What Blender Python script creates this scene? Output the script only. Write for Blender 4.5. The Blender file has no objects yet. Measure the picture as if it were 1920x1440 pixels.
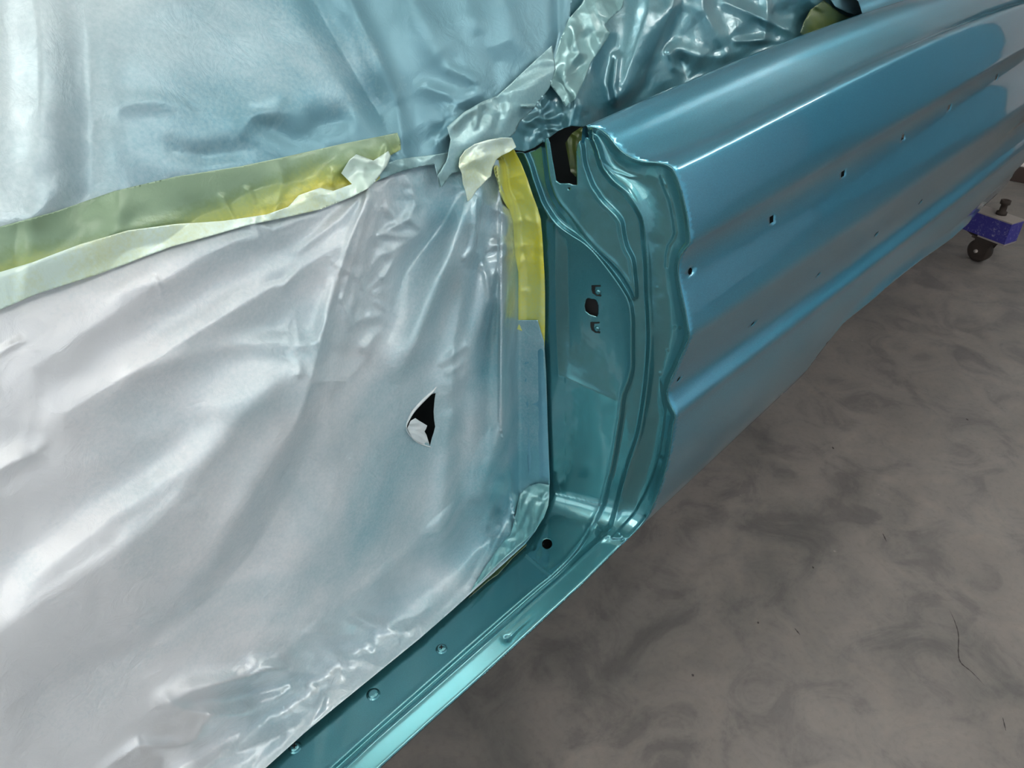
import bpy, bmesh, math, random
import numpy as np
from mathutils import Vector
from mathutils.geometry import delaunay_2d_cdt

# ------------------------------------------------------------------ camera, world, light
SC = bpy.context.scene
COL = SC.collection
F = 1440.0
PITCH = math.radians(34.0)
AZ = math.radians(41.6)
CAMZ = 1.45
hx, hy = math.cos(AZ), math.sin(AZ)
rx, ry = math.sin(AZ), -math.cos(AZ)
cam_d = bpy.data.cameras.new('camera')
cam_d.sensor_width = 36.0
cam_d.lens = 27.0
cam_d.clip_start = 0.02
cam = bpy.data.objects.new('camera', cam_d)
COL.objects.link(cam)
cam.location = (0, 0, CAMZ)
cam.rotation_euler = (math.radians(90) - PITCH, 0, AZ - math.radians(90))
SC.camera = cam
SC.view_settings.view_transform = 'Standard'
SC.view_settings.look = 'None'
SC.view_settings.exposure = 0.0
SC.view_settings.gamma = 1.0
SC.view_settings.use_curve_mapping = False

world = bpy.data.worlds.new('world')
SC.world = world
world.use_nodes = True
world.node_tree.nodes['Background'].inputs[0].default_value = (0.75, 0.82, 0.9, 1)
world.node_tree.nodes['Background'].inputs[1].default_value = 0.15

LAMP_STRENGTH = 34.0
# ceiling tubes: (x, y, length along x, width)
LAMPS = [(-1.7, -1.6, 2.4, 0.36), (-1.7, 0.85, 2.4, 0.36), (-1.7, 3.2, 2.4, 0.36), (1.9, -1.4, 2.4, 0.36), (1.5, 0.85, 1.2, 0.36), (1.9, 3.4, 2.4, 0.36), (5.5, -1.4, 2.4, 0.36)]
# fill panels added on the near wall to light from the left: (y, z, width, height)
FILL_PANELS = [(-2.0, 1.8, 1.5, 1.7), (-0.3, 1.8, 1.5, 1.7)]
FILL_STRENGTH = 2.0
CEIL = 3.3
TUBE_Z = 2.85


# ------------------------------------------------------------------ picture <-> place
def dirs(px, py):
    px = np.asarray(px, float); py = np.asarray(py, float)
    a = px - 960.0; b = 720.0 - py
    hf = F * math.cos(PITCH) + b * math.sin(PITCH)
    dn = F * math.sin(PITCH) - b * math.cos(PITCH)
    return np.stack([hf * hx + a * rx, hf * hy + a * ry, -dn], -1)


def project(P):
    P = np.asarray(P, float)
    q = P - np.array([0, 0, CAMZ])
    hf = q[..., 0] * hx + q[..., 1] * hy
    a = q[..., 0] * rx + q[..., 1] * ry
    up = q[..., 2]
    depth = hf * math.cos(PITCH) - up * math.sin(PITCH)
    b = hf * math.sin(PITCH) + up * math.cos(PITCH)
    return 960 + F * a / depth, 720 - F * b / depth


def bisect(g, lo, hi, n=42):
    for _ in range(n):
        m = 0.5 * (lo + hi)
        v = g(m)
        lo = np.where(v < 0, m, lo); hi = np.where(v < 0, hi, m)
    return 0.5 * (lo + hi)


def smin(a, b, k):
    h = np.clip(0.5 + 0.5 * (b - a) / k, 0, 1)
    return b * (1 - h) + a * h - k * h * (1 - h)


def sstep(x, a, b):
    t = np.clip((x - a) / (b - a), 0, 1)
    return t * t * (3 - 2 * t)


SILL_Z = 0.47


def jambX(y):      # plan line of the door jamb: x as a function of y
    return 0.9 - 0.35 * np.where(y > 0.49, y - 0.475, np.where(y < 0.46, 0, (y - 0.46) ** 2 / 0.06))


def T_jamb(D):     # ray parameter on the swept jamb + sill surface
    dy = D[..., 1]; dx = D[..., 0]
    tj = bisect(lambda t: dx * t - jambX(dy * t), np.full(dx.shape, 1e-4), np.full(dx.shape, 5e-3))
    ts = np.where(D[..., 2] < -1, (CAMZ - SILL_Z) / np.maximum(-D[..., 2], 1), 9)
    return smin(tj, ts, 0.00005)


PP_Z = np.array([0.30, 0.47, 0.60, 0.80, 1.02, 1.14, 1.22, 1.32, 1.45, 1.60, 1.90])
PP_Y = np.array([0.610, 0.625, 0.645, 0.655, 0.662, 0.675, 0.700, 0.760, 0.860, 1.00, 1.35])

_pz = np.linspace(PP_Z[0], PP_Z[-1], 400)
_py = np.interp(_pz, PP_Z, PP_Y)
_k = np.exp(-np.linspace(-2.2, 2.2, 61) ** 2); _k /= _k.sum()
PP_Y = np.convolve(np.pad(_py, 30, mode='reflect', reflect_type='odd'), _k, 'valid'); PP_Z = _pz


def T_paper(D):
    def g(t):
        return D[..., 1] * t - np.interp(CAMZ + D[..., 2] * t, PP_Z, PP_Y)
    return bisect(g, np.full(D[..., 1].shape, 1e-4), np.full(D[..., 1].shape, 4e-3))


# ------------------------------------------------------------------ drawing helpers on the sheets
def seg_dist(P, pts, extra=None):
    """distance to a polyline, signed side (+ = right of travel), and interpolated extras"""
    best = np.full(len(P), 1e9); side = np.zeros(len(P)); perp = np.zeros(len(P)); tt = np.zeros(len(P))
    L = 0; n = len(pts) - 1
    ex = None if extra is None else np.zeros((len(P), len(extra[0])))
    for i in range(n):
        a = np.array(pts[i], float); b = np.array(pts[i + 1], float)
        ab = b - a; l2 = ab @ ab
        t = np.clip(((P - a) @ ab) / l2, 0, 1)
        d = P - a - t[:, None] * ab
        dd = np.hypot(d[:, 0], d[:, 1])
        m = dd < best
        best = np.where(m, dd, best)
        cr = ab[0] * (P[:, 1] - a[1]) - ab[1] * (P[:, 0] - a[0])
        side = np.where(m, np.sign(cr), side); perp = np.where(m, cr / math.sqrt(l2), perp)
        tt = np.where(m, (i + t) / n, tt)
        if ex is not None:
            e0 = np.array(extra[i]); e1 = np.array(extra[i + 1])
            ex = np.where(m[:, None], e0 + t[:, None] * (e1 - e0), ex)
    seg_dist.perp = perp
    return best, side, tt, ex


def spline(pts, n=8):
    """Catmull-Rom through 2-D or 3-D points"""
    p = np.array(pts, float)
    p = np.vstack([2 * p[0] - p[1], p, 2 * p[-1] - p[-2]])
    out = []
    for i in range(1, len(p) - 2):
        a, b, c, d = p[i - 1], p[i], p[i + 1], p[i + 2]
        for k in range(n):
            t = k / n
            out.append(0.5 * ((2 * b) + (c - a) * t + (2 * a - 5 * b + 4 * c - d) * t * t + (3 * b - a - 3 * c + d) * t ** 3))
    out.append(p[-2])
    return np.array(out)


def inside(P, poly):
    poly = np.asarray(poly, float)
    x, y = P[:, 0], P[:, 1]
    r = np.zeros(len(P), bool)
    j = len(poly) - 1
    for i in range(len(poly)):
        xi, yi = poly[i]; xj, yj = poly[j]
        if yi != yj:
            c = ((yi > y) != (yj > y)) & (x < (xj - xi) * (y - yi) / (yj - yi) + xi)
            r ^= c
        j = i
    return r


def sdist(P, poly):
    """signed distance to a closed polygon, + inside"""
    q = [tuple(v) for v in poly]; q.append(q[0])
    d = seg_dist(P, q)[0]
    return np.where(inside(P, poly), d, -d)


def fold(P, pts, wl, wr, sharp=1.0):
    """pts: (x, y, height mm). Ridge (or valley if negative) with its own width on each side"""
    xy = [(p[0], p[1]) for p in pts]
    lo = np.min(xy, 0) - 3.2 * max(wl, wr); hi = np.max(xy, 0) + 3.2 * max(wl, wr)
    m = (P[:, 0] > lo[0]) & (P[:, 0] < hi[0]) & (P[:, 1] > lo[1]) & (P[:, 1] < hi[1])
    out = np.zeros(len(P))
    if not m.any():
        return out
    d, s, t, ex = seg_dist(P[m], xy, [(p[2],) for p in pts])
    mm = 0.4 * min(wl, wr)
    w = wl + (wr - wl) * sstep(seg_dist.perp, -mm, mm)
    u = d / w
    prof = (1 - sharp) * np.exp(-u * u) + sharp * np.where(u < 2.4, (1 - u / 2.4) ** 2 * (1 + 0.3 * u), 0)
    out[m] = prof * ex[:, 0] * 0.001
    return out


def tri(x):
    return 2 * np.abs(x - np.floor(x + 0.5))


def crumple(P, size, seed, n=7, warp=0.5):
    """sharp faceted creasing, about 0..1"""
    r = np.random.RandomState(seed)
    h = np.zeros(len(P)); tot = 0
    Q = P / size
    wx = np.zeros(len(P)); wy = np.zeros(len(P))
    for k in range(3):
        a = r.uniform(0, 6.28, 4)
        wx += np.sin(Q[:, 0] * r.uniform(.5, 1.6) + Q[:, 1] * r.uniform(-1.2, 1.2) + a[0]) * warp
        wy += np.sin(Q[:, 1] * r.uniform(.5, 1.6) + Q[:, 0] * r.uniform(-1.2, 1.2) + a[1]) * warp
    X = Q[:, 0] + wx; Y = Q[:, 1] + wy
    for k in range(n):
        a = r.uniform(0, math.pi); f = r.uniform(0.35, 1.1); am = 1 / (0.6 + f)
        h += am * tri((X * math.cos(a) + Y * math.sin(a)) * f + r.uniform()); tot += am
    return h / tot


def vnoise(P, size, seed):
    r = np.random.RandomState(seed)
    h = np.zeros(len(P)); tot = 0
    for o in range(3):
        for k in range(5):
            a = r.uniform(0, 6.28); f = (2 ** o) * r.uniform(.7, 1.3) * 2 * math.pi / size
            h += np.sin((P[:, 0] * math.cos(a) + P[:, 1] * math.sin(a)) * f + r.uniform(0, 6.28)) / 2 ** o
            tot += 1 / 2 ** o
    return h / tot * 2


# ------------------------------------------------------------------ objects
def lnk(o, parent=None):
    COL.objects.link(o)
    if parent is not None:
        o.parent = parent
    return o


def tag(o, label, cat, group=None, kind=None):
    if label: o['label'] = label
    if cat: o['category'] = cat
    if group: o['group'] = group
    if kind: o['kind'] = kind
    return o


def empty(name, loc, label, cat, group=None):
    o = bpy.data.objects.new(name, None)
    o.location = loc
    o.empty_display_size = 0.05
    COL.objects.link(o)
    return tag(o, label, cat, group)


def mesh_obj(name, V, Fc, mat, parent=None, smooth=True, loc=None):
    """verts in world space; origin moved to the parent's or the given location"""
    V = np.asarray(V, float)
    off = np.zeros(3)
    if parent is not None:
        off = np.array(parent_world(parent))
    elif loc is not None:
        off = np.array(loc, float)
    me = bpy.data.meshes.new(name)
    me.from_pydata((V - off).tolist(), [], [tuple(int(i) for i in f) for f in Fc])
    me.materials.append(mat)
    if smooth:
        me.polygons.foreach_set('use_smooth', [True] * len(me.polygons))
    me.update()
    o = bpy.data.objects.new(name, me)
    lnk(o, parent)
    if parent is None and loc is not None:
        o.location = loc
    return o


def parent_world(o):
    v = Vector((0, 0, 0))
    while o is not None:
        v = v + o.location
        o = o.parent
    return tuple(v)


def triangulate(poly, holes=(), step=3.0, sy=None, extra=None):
    """points + triangles filling a polygon (a regular lattice inside, the outline exact)"""
    sy = sy or step

    def dens(pl):
        pl = [np.array(p, float) for p in pl]; out = []
        for i in range(len(pl)):
            a, b = pl[i], pl[(i + 1) % len(pl)]
            n = max(1, int(math.hypot((b - a)[0] / step, (b - a)[1] / sy)))
            for k in range(n):
                out.append(a + (b - a) * k / n)
        return np.array(out)
    loops = [dens(poly)] + [dens(h) for h in holes]
    lo = loops[0].min(0); hi = loops[0].max(0)
    xs = np.arange(lo[0], hi[0] + step, step); ys = np.arange(lo[1], hi[1] + sy, sy)
    gx, gy = np.meshgrid(xs, ys)
    gx = gx + (np.arange(len(ys)) % 2)[:, None] * step * 0.5
    G = np.stack([gx.ravel(), gy.ravel()], -1)
    G = G[inside(G, loops[0])]
    for h in loops[1:]:
        G = G[~inside(G, h)]
    sc = np.array([1 / step, 1 / sy])
    keep = np.ones(len(G), bool)
    for lp in loops:       # keep off the outline
        lpz = lp * sc
        cells = {}
        for p in lpz:
            cells.setdefault((int(math.floor(p[0])), int(math.floor(p[1]))), []).append(p)
        Gz = G * sc
        for i in range(len(Gz)):
            if not keep[i]: continue
            cx, cy = int(math.floor(Gz[i, 0])), int(math.floor(Gz[i, 1]))
            for ax in (-1, 0, 1):
                for ay in (-1, 0, 1):
                    for q in cells.get((cx + ax, cy + ay), ()):
                        if abs(q[0] - Gz[i, 0]) < .5 and abs(q[1] - Gz[i, 1]) < .5:
                            keep[i] = False
    G = G[keep]
    V = []; E = []
    for lp in loops:
        s = len(V); n = len(lp)
        V.extend(lp.tolist())
        E.extend([(s + i, s + (i + 1) % n) for i in range(n)])
    V.extend(G.tolist())
    res = delaunay_2d_cdt([Vector((v[0] / step, v[1] / sy)) for v in V], E, [], 0, 1e-5)
    P = np.array([(v[0] * step, v[1] * sy) for v in res[0]])
    T = np.array([f for f in res[2]])
    c = P[T].mean(1)
    ok = inside(c, loops[0])
    for h in loops[1:]:
        ok &= ~inside(c, h)
    return P, T[ok]


def sheet(name, poly, Tfun, hfun, mat, parent=None, step=3.0, holes=(), flip=False, thick=None, loc=None, T=None):
    P, Tr = triangulate(poly, holes, step)
    D = dirs(P[:, 0], P[:, 1])
    t = Tfun(D, P)
    X0 = np.array([0, 0, CAMZ]) + D * t[:, None]
    # normals of the base, to give the relief its true size
    D2 = dirs(P[:, 0] + 1, P[:, 1]); D3 = dirs(P[:, 0], P[:, 1] + 1)
    A = D2 * Tfun(D2, P + [1, 0])[:, None] - D * t[:, None]
    B = D3 * Tfun(D3, P + [0, 1])[:, None] - D * t[:, None]
    N = np.cross(A, B); N /= np.linalg.norm(N, axis=1)[:, None] + 1e-12
    dn = np.abs((D * N).sum(1))
    dn = np.maximum(dn, np.linalg.norm(D, axis=1) * 0.3)
    h = hfun(P)
    X = np.array([0, 0, CAMZ]) + D * (t - h / dn)[:, None]
    n0 = np.cross(X[Tr[0, 1]] - X[Tr[0, 0]], X[Tr[0, 2]] - X[Tr[0, 0]])
    if n0 @ D[Tr[0, 0]] > 0:
        Tr = Tr[:, ::-1]
    o = mesh_obj(name, X, Tr, mat, parent, loc=loc)
    if thick:
        md = o.modifiers.new('thickness', 'SOLIDIFY'); md.thickness = thick; md.offset = -1
    return o


def box_mesh(cx, cy, cz, sx, sy, sz, bev=0.0):
    bm = bmesh.new()
    bmesh.ops.create_cube(bm, size=1)
    bmesh.ops.scale(bm, vec=(sx, sy, sz), verts=bm.verts)
    if bev:
        bmesh.ops.bevel(bm, geom=bm.edges[:], offset=bev, segments=2, affect='EDGES', profile=0.5)
    bmesh.ops.translate(bm, vec=(cx, cy, cz), verts=bm.verts)
    V = [tuple(v.co) for v in bm.verts]; Fc = [[v.index for v in f.verts] for f in bm.faces]
    bm.verts.index_update()
    Fc = [[v.index for v in f.verts] for f in bm.faces]
    bm.free()
    return V, Fc


def join(*parts):
    V = []; Fc = []
    for v, f in parts:
        s = len(V); V.extend([tuple(p) for p in v]); Fc.extend([[i + s for i in q] for q in f])
    return V, Fc


def lathe(prof, c, axis=(0, 0, 1), n=28):
    """prof: (radius, height) along the axis from c"""
    ax = Vector(axis).normalized()
    q = ax.to_track_quat('Z', 'Y')
    V = []; Fc = []
    for r, h in prof:
        for k in range(n):
            a = 2 * math.pi * k / n
            p = q @ Vector((r * math.cos(a), r * math.sin(a), h)) + Vector(c)
            V.append(tuple(p))
    for i in range(len(prof) - 1):
        for k in range(n):
            Fc.append([i * n + k, i * n + (k + 1) % n, (i + 1) * n + (k + 1) % n, (i + 1) * n + k])
    Fc.append([(len(prof) - 1) * n + k for k in range(n)])
    Fc.append([k for k in range(n)][::-1])
    return V, Fc


def tube(pts, r, n=8):
    pts = [Vector(p) for p in pts]; V = []; Fc = []
    rr = r if hasattr(r, '__len__') else [r] * len(pts)
    for i, p in enumerate(pts):
        d = (pts[min(i + 1, len(pts) - 1)] - pts[max(i - 1, 0)]).normalized()
        q = d.to_track_quat('Z', 'Y')
        for k in range(n):
            a = 2 * math.pi * k / n
            V.append(tuple(p + q @ Vector((rr[i] * math.cos(a), rr[i] * math.sin(a), 0))))
    for i in range(len(pts) - 1):
        for k in range(n):
            Fc.append([i * n + k, i * n + (k + 1) % n, (i + 1) * n + (k + 1) % n, (i + 1) * n + k])
    Fc.append([k for k in range(n)][::-1]); Fc.append([(len(pts) - 1) * n + k for k in range(n)])
    return V, Fc


# ------------------------------------------------------------------ materials
def nmat(name):
    m = bpy.data.materials.new(name); m.use_nodes = True
    nt = m.node_tree
    return m, nt, nt.nodes['Principled BSDF']


def N(nt, typ, **kw):
    n = nt.nodes.new(typ)
    for k, v in kw.items():
        if k in n.inputs.keys():
            n.inputs[k].default_value = v
        else:
            setattr(n, k, v)
    return n


def noise(nt, scale, detail=4, rough=0.55, vec=None, dist=0.0):
    n = N(nt, 'ShaderNodeTexNoise'); n.inputs['Scale'].default_value = scale
    n.inputs['Detail'].default_value = detail; n.inputs['Roughness'].default_value = rough
    n.inputs['Distortion'].default_value = dist
    if vec is not None: nt.links.new(vec, n.inputs['Vector'])
    return n


def ramp(nt, fac, stops):
    r = N(nt, 'ShaderNodeValToRGB')
    e = r.color_ramp.elements
    while len(e) < len(stops): e.new(0.5)
    for i, (p, c) in enumerate(stops):
        e[i].position = p; e[i].color = (*c, 1) if len(c) == 3 else c
    nt.links.new(fac, r.inputs[0])
    return r


def mix(nt, fac, a, b, typ='MIX'):
    m = N(nt, 'ShaderNodeMix'); m.data_type = 'RGBA'; m.blend_type = typ
    for i, v in ((0, fac), (6, a), (7, b)):
        if hasattr(v, 'is_linked') or hasattr(v, 'links'):
            nt.links.new(v, m.inputs[i])
        else:
            m.inputs[i].default_value = v if i == 0 else (*v, 1)
    return m.outputs[2]


def bump(nt, height, strength, dist, bsdf, prev=None):
    b = N(nt, 'ShaderNodeBump'); b.inputs['Strength'].default_value = strength
    b.inputs['Distance'].default_value = dist
    nt.links.new(height, b.inputs['Height'])
    if prev is not None: nt.links.new(prev, b.inputs['Normal'])
    nt.links.new(b.outputs[0], bsdf.inputs['Normal'])
    return b.outputs[0]


def geo_pos(nt):
    return N(nt, 'ShaderNodeNewGeometry').outputs['Position']


def m_simple(name, col, rough=0.5, metal=0.0, coat=0.0):
    m, nt, b = nmat(name)
    b.inputs['Base Color'].default_value = (*col, 1)
    b.inputs['Roughness'].default_value = rough
    b.inputs['Metallic'].default_value = metal
    b.inputs['Coat Weight'].default_value = coat
    b.inputs['Coat Roughness'].default_value = 0.04
    n = noise(nt, 60, 3, vec=geo_pos(nt))
    bump(nt, n.outputs[0], 0.15, 0.001, b)
    return m


def m_paint(name, col=(0.060, 0.30, 0.43), metal=0.80, rough=0.31, blister=0.0):
    m, nt, b = nmat(name)
    pos = geo_pos(nt)
    fl = noise(nt, 900, 2, vec=pos)
    c = ramp(nt, fl.outputs[0], [(0.3, [v * 0.82 for v in col]), (0.7, [v * 1.18 for v in col])])
    nt.links.new(c.outputs[0], b.inputs['Base Color'])
    b.inputs['Metallic'].default_value = metal
    b.inputs['Roughness'].default_value = rough
    b.inputs['Coat Weight'].default_value = 1.0
    b.inputs['Coat Roughness'].default_value = 0.08 if blister else 0.025
    b.inputs['Coat IOR'].default_value = 1.62
    if blister:
        n = noise(nt, 26, 2, vec=pos, dist=0.4)
        bn = N(nt, 'ShaderNodeBump'); bn.inputs['Strength'].default_value = blister; bn.inputs['Distance'].default_value = 0.004
        nt.links.new(n.outputs[0], bn.inputs['Height'])
        nt.links.new(bn.outputs[0], b.inputs['Normal']); nt.links.new(bn.outputs[0], b.inputs['Coat Normal'])
    return m


def m_paper(name, base, spray, lo, hi, gloss=0.45, seed=0.0, axis=None, metal=0.25, coat=0.0, crinkle=0.35, wet=(), stops=None):
    """masking paper with overspray whose cover changes across the sheet. axis: (point, vector) world gradient lo..hi"""
    m, nt, b = nmat(name)
    pos = geo_pos(nt)
    mp = N(nt, 'ShaderNodeMapping'); nt.links.new(pos, mp.inputs[0]); mp.inputs['Location'].default_value = (seed, seed * 2, 0)
    n1 = noise(nt, 4.5, 4, vec=mp.outputs[0], dist=0.6)
    n2 = noise(nt, 260, 3, vec=mp.outputs[0])
    fac = n1.outputs[0]
    if axis:
        p0, v = axis
        sub = N(nt, 'ShaderNodeVectorMath'); sub.operation = 'SUBTRACT'; nt.links.new(pos, sub.inputs[0]); sub.inputs[1].default_value = p0
        dot = N(nt, 'ShaderNodeVectorMath'); dot.operation = 'DOT_PRODUCT'; nt.links.new(sub.outputs[0], dot.inputs[0]); dot.inputs[1].default_value = v
        ad = N(nt, 'ShaderNodeMath'); ad.operation = 'MULTIPLY_ADD'; nt.links.new(n1.outputs[0], ad.inputs[0]); ad.inputs[1].default_value = 0.9
        nt.links.new(dot.outputs['Value'], ad.inputs[2])
        fac = ad.outputs[0]
    g = N(nt, 'ShaderNodeMath'); g.operation = 'MULTIPLY_ADD'; nt.links.new(n2.outputs[0], g.inputs[0]); g.inputs[1].default_value = 0.22
    nt.links.new(fac, g.inputs[2])
    c = ramp(nt, g.outputs[0], stops or [(lo, base), (hi, spray)])
    nt.links.new(c.outputs[0], b.inputs['Base Color'])
    b.inputs['Roughness'].default_value = gloss
    b.inputs['Metallic'].default_value = metal
    b.inputs['Coat Weight'].default_value = coat
    b.inputs['Coat Roughness'].default_value = 0.12
    fine = noise(nt, 38, 5, 0.6, vec=mp.outputs[0], dist=0.8)
    bp = bump(nt, fine.outputs[0], crinkle, 0.006, b)
    nt.links.new(bp, b.inputs['Coat Normal'])
    if wet:      # patches where the paint lies thick and shiny: (centre, radius)
        tot = None
        for c0, r0 in wet:
            ds = N(nt, 'ShaderNodeVectorMath'); ds.operation = 'DISTANCE'; nt.links.new(pos, ds.inputs[0]); ds.inputs[1].default_value = c0
            mr = N(nt, 'ShaderNodeMapRange'); nt.links.new(ds.outputs['Value'], mr.inputs[0]); mr.inputs[1].default_value = r0; mr.inputs[2].default_value = r0 * 0.35
            if tot is None:
                tot = mr.outputs[0]
            else:
                mx = N(nt, 'ShaderNodeMath'); mx.operation = 'MAXIMUM'; nt.links.new(tot, mx.inputs[0]); nt.links.new(mr.outputs[0], mx.inputs[1]); tot = mx.outputs[0]
        nt.links.new(tot, b.inputs['Coat Weight'])
        b.inputs['Coat Roughness'].default_value = 0.10
        b.inputs['Coat IOR'].default_value = 1.7
        q = N(nt, 'ShaderNodeMapRange'); nt.links.new(tot, q.inputs[0]); q.inputs[3].default_value = gloss; q.inputs[4].default_value = 0.3
        nt.links.new(q.outputs[0], b.inputs['Roughness'])
        q2 = N(nt, 'ShaderNodeMapRange'); nt.links.new(tot, q2.inputs[0]); q2.inputs[3].default_value = metal; q2.inputs[4].default_value = 0.38
        nt.links.new(q2.outputs[0], b.inputs['Metallic'])
    return m


def tape_axis():
    a = np.array(pix_y(0, 525, .66)); b_ = np.array(pix_y(640, 325, .66))
    u = (b_ - a) / np.linalg.norm(b_ - a)
    n_ = np.array([-u[2], 0, u[0]]) * (1 if u[0] > 0 else -1)
    top = np.array(pix_y(330, 335, .66))
    w = abs((top - a) @ n_)
    k = 0.75 / w
    return (tuple(a - n_ * (0.10 / k)), tuple(n_ * k))


def pix_y(px, py, y):
    D = dirs([px], [py])[0]
    return tuple(np.array([0, 0, CAMZ]) + D * (y / D[1]))

TEAL = m_paint('teal_metallic_paint')
TEAL_JAMB = m_paint('teal_metallic_jamb_paint', col=(0.062, 0.245, 0.28), rough=0.27, blister=0.02)
DARK = m_simple('cavity_shade_black', (0.006, 0.012, 0.014), 0.7)  # near-black colour stands in for the darkness inside the cavities
HOLE = m_simple('hole_shade_black', (0.004, 0.005, 0.006), 0.8)  # black stands in for the shade in holes, slots and recesses


def m_floor():
    m, nt, b = nmat('worn_concrete')
    pos = geo_pos(nt)
    n1 = noise(nt, 1.6, 8, 0.62, vec=pos, dist=0.7)
    n2 = noise(nt, 6.5, 7, 0.65, vec=pos, dist=1.2)
    n3 = noise(nt, 70, 4, vec=pos)
    c1 = ramp(nt, n1.outputs[0], [(0.34, (0.106, 0.102, 0.097)), (0.52, (0.150, 0.138, 0.128)), (0.7, (0.182, 0.168, 0.156))])
    c2 = ramp(nt, n2.outputs[0], [(0.38, (0.62, 0.62, 0.66)), (0.5, (1, 1, 1)), (0.68, (1.3, 1.25, 1.2))])
    c = mix(nt, 0.7, c1.outputs[0], c2.outputs[0], 'MULTIPLY')
    c3 = ramp(nt, n3.outputs[0], [(0.25, (0.75, 0.75, 0.75)), (0.5, (1, 1, 1))])
    c = mix(nt, 0.5, c, c3.outputs[0], 'MULTIPLY')
    v = N(nt, 'ShaderNodeTexVoronoi'); v.inputs['Scale'].default_value = 9.0; nt.links.new(pos, v.inputs['Vector'])
    sp = ramp(nt, v.outputs['Distance'], [(0.02, (1, 1, 1)), (0.035, (0, 0, 0))])
    c = mix(nt, sp.outputs[0], c, (0.22, 0.20, 0.19))
    nt.links.new(c, b.inputs['Base Color'])
    r = ramp(nt, n2.outputs[0], [(0.3, (0.5, 0.5, 0.5)), (0.7, (0.75, 0.75, 0.75))])
    nt.links.new(r.outputs[0], b.inputs['Roughness'])
    bump(nt, n2.outputs[0], 0.2, 0.01, b)
    return m


# ------------------------------------------------------------------ the room
X0, X1, Y0, Y1 = -3.6, 9.0, -3.2, 5.2
wall_m = m_simple('painted_wall', (0.60, 0.68, 0.78), 0.7)
wall_f = m_simple('far_wall_paint', (0.78, 0.70, 0.66), 0.7)
blue_c = m_simple('blue_reflection_paint', (0.10, 0.30, 0.42), 0.6)
ceil_m = m_simple('ceiling_white', (0.93, 0.90, 0.85), 0.8)


def struct(name, parts, mat):
    o = mesh_obj(name, *join(*parts), mat, smooth=False)
    o['kind'] = 'structure'
    return o


flo = struct('floor', [box_mesh((X0 + X1) / 2, (Y0 + Y1) / 2, -0.05, X1 - X0, Y1 - Y0, 0.1)], m_floor())


def floor_marks(o, marks, mat):
    """worn streaks in the slab, part of the floor's own mesh"""
    bm = bmesh.new(); bm.from_mesh(o.data)
    o.data.materials.append(mat)
    for pts, wpx in marks:
        c = spline(pts, 6); n_ = len(c)
        rows = []
        for i, q in enumerate(c):
            t_ = c[min(i + 1, n_ - 1)] - c[max(i - 1, 0)]; t_ = t_ / (np.linalg.norm(t_) + 1e-9)
            wv = np.array([-t_[1], t_[0]]) * wpx * 0.5 * math.sin(math.pi * (i + .4) / n_) * (0.75 + 0.25 * math.sin(i * 2.3))
            r = []
            for sgn in (-1, 1):
                D = dirs([q[0] + wv[0] * sgn], [q[1] + wv[1] * sgn])[0]
                p = np.array([0, 0, CAMZ]) + D * ((CAMZ - 0.0004) / -D[2])
                r.append(bm.verts.new(p))
            rows.append(r)
        for i in range(n_ - 1):
            f = bm.faces.new((rows[i][0], rows[i][1], rows[i + 1][1], rows[i + 1][0])); f.material_index = 1
            f.normal_update()
            if f.normal.z < 0: f.normal_flip()
    bm.to_mesh(o.data); bm.free()


floor_marks(flo, [([(1780, 1143), (1790, 1165), (1797, 1190), (1797, 1225), (1802, 1243), (1822, 1260), (1847, 1286)], 3.2), ([(1880, 1345), (1886, 1370)], 3), ([(1560, 838), (1564, 842)], 4), ([(1811, 785), (1816, 788)], 3),
                  ([(1420, 1166), (1423, 1169)], 5), ([(1297, 1264), (1301, 1268)], 6), ([(1523, 1062), (1526, 1066)], 4), ([(1655, 1000), (1662, 1015)], 3), ([(1490, 1178), (1500, 1190)], 3)], m_simple('dark_scratch', (0.035, 0.03, 0.028), 0.8))
struct('ceiling', [box_mesh((X0 + X1) / 2, (Y0 + Y1) / 2, CEIL + 0.05, X1 - X0, Y1 - Y0, 0.1)], ceil_m)
struct('wall_right', [box_mesh((X0 + X1) / 2, Y0 - 0.05, CEIL / 2, X1 - X0, 0.1, CEIL)], wall_m)
struct('wall_left', [box_mesh((X0 + X1) / 2, Y1 + 0.05, CEIL / 2, X1 - X0, 0.1, CEIL)], wall_m)
struct('wall_far', [box_mesh(X1 + 0.05, (Y0 + Y1) / 2, CEIL / 2, 0.1, Y1 - Y0, CEIL)], wall_f)
struct('dark_reflection_panel', [box_mesh(X1 - 0.03, 2.6, 1.3, 0.06, 3.8, 2.6)], m_simple('dark_reflection_paint', (0.05, 0.10, 0.12), 0.6))  # unseen dark panel, added so the shoulder mirrors a dark strip
struct('blue_reflection_panel', [box_mesh(X1 - 0.03, -2.13, 1.45, 0.06, 2.1, 2.9)], blue_c)  # unseen blue panel, placed for the blue shape mirrored in the quarter panel
struct('wall_near', [box_mesh(X0 - 0.05, (Y0 + Y1) / 2, CEIL / 2, 0.1, Y1 - Y0, CEIL)], wall_m)

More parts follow.
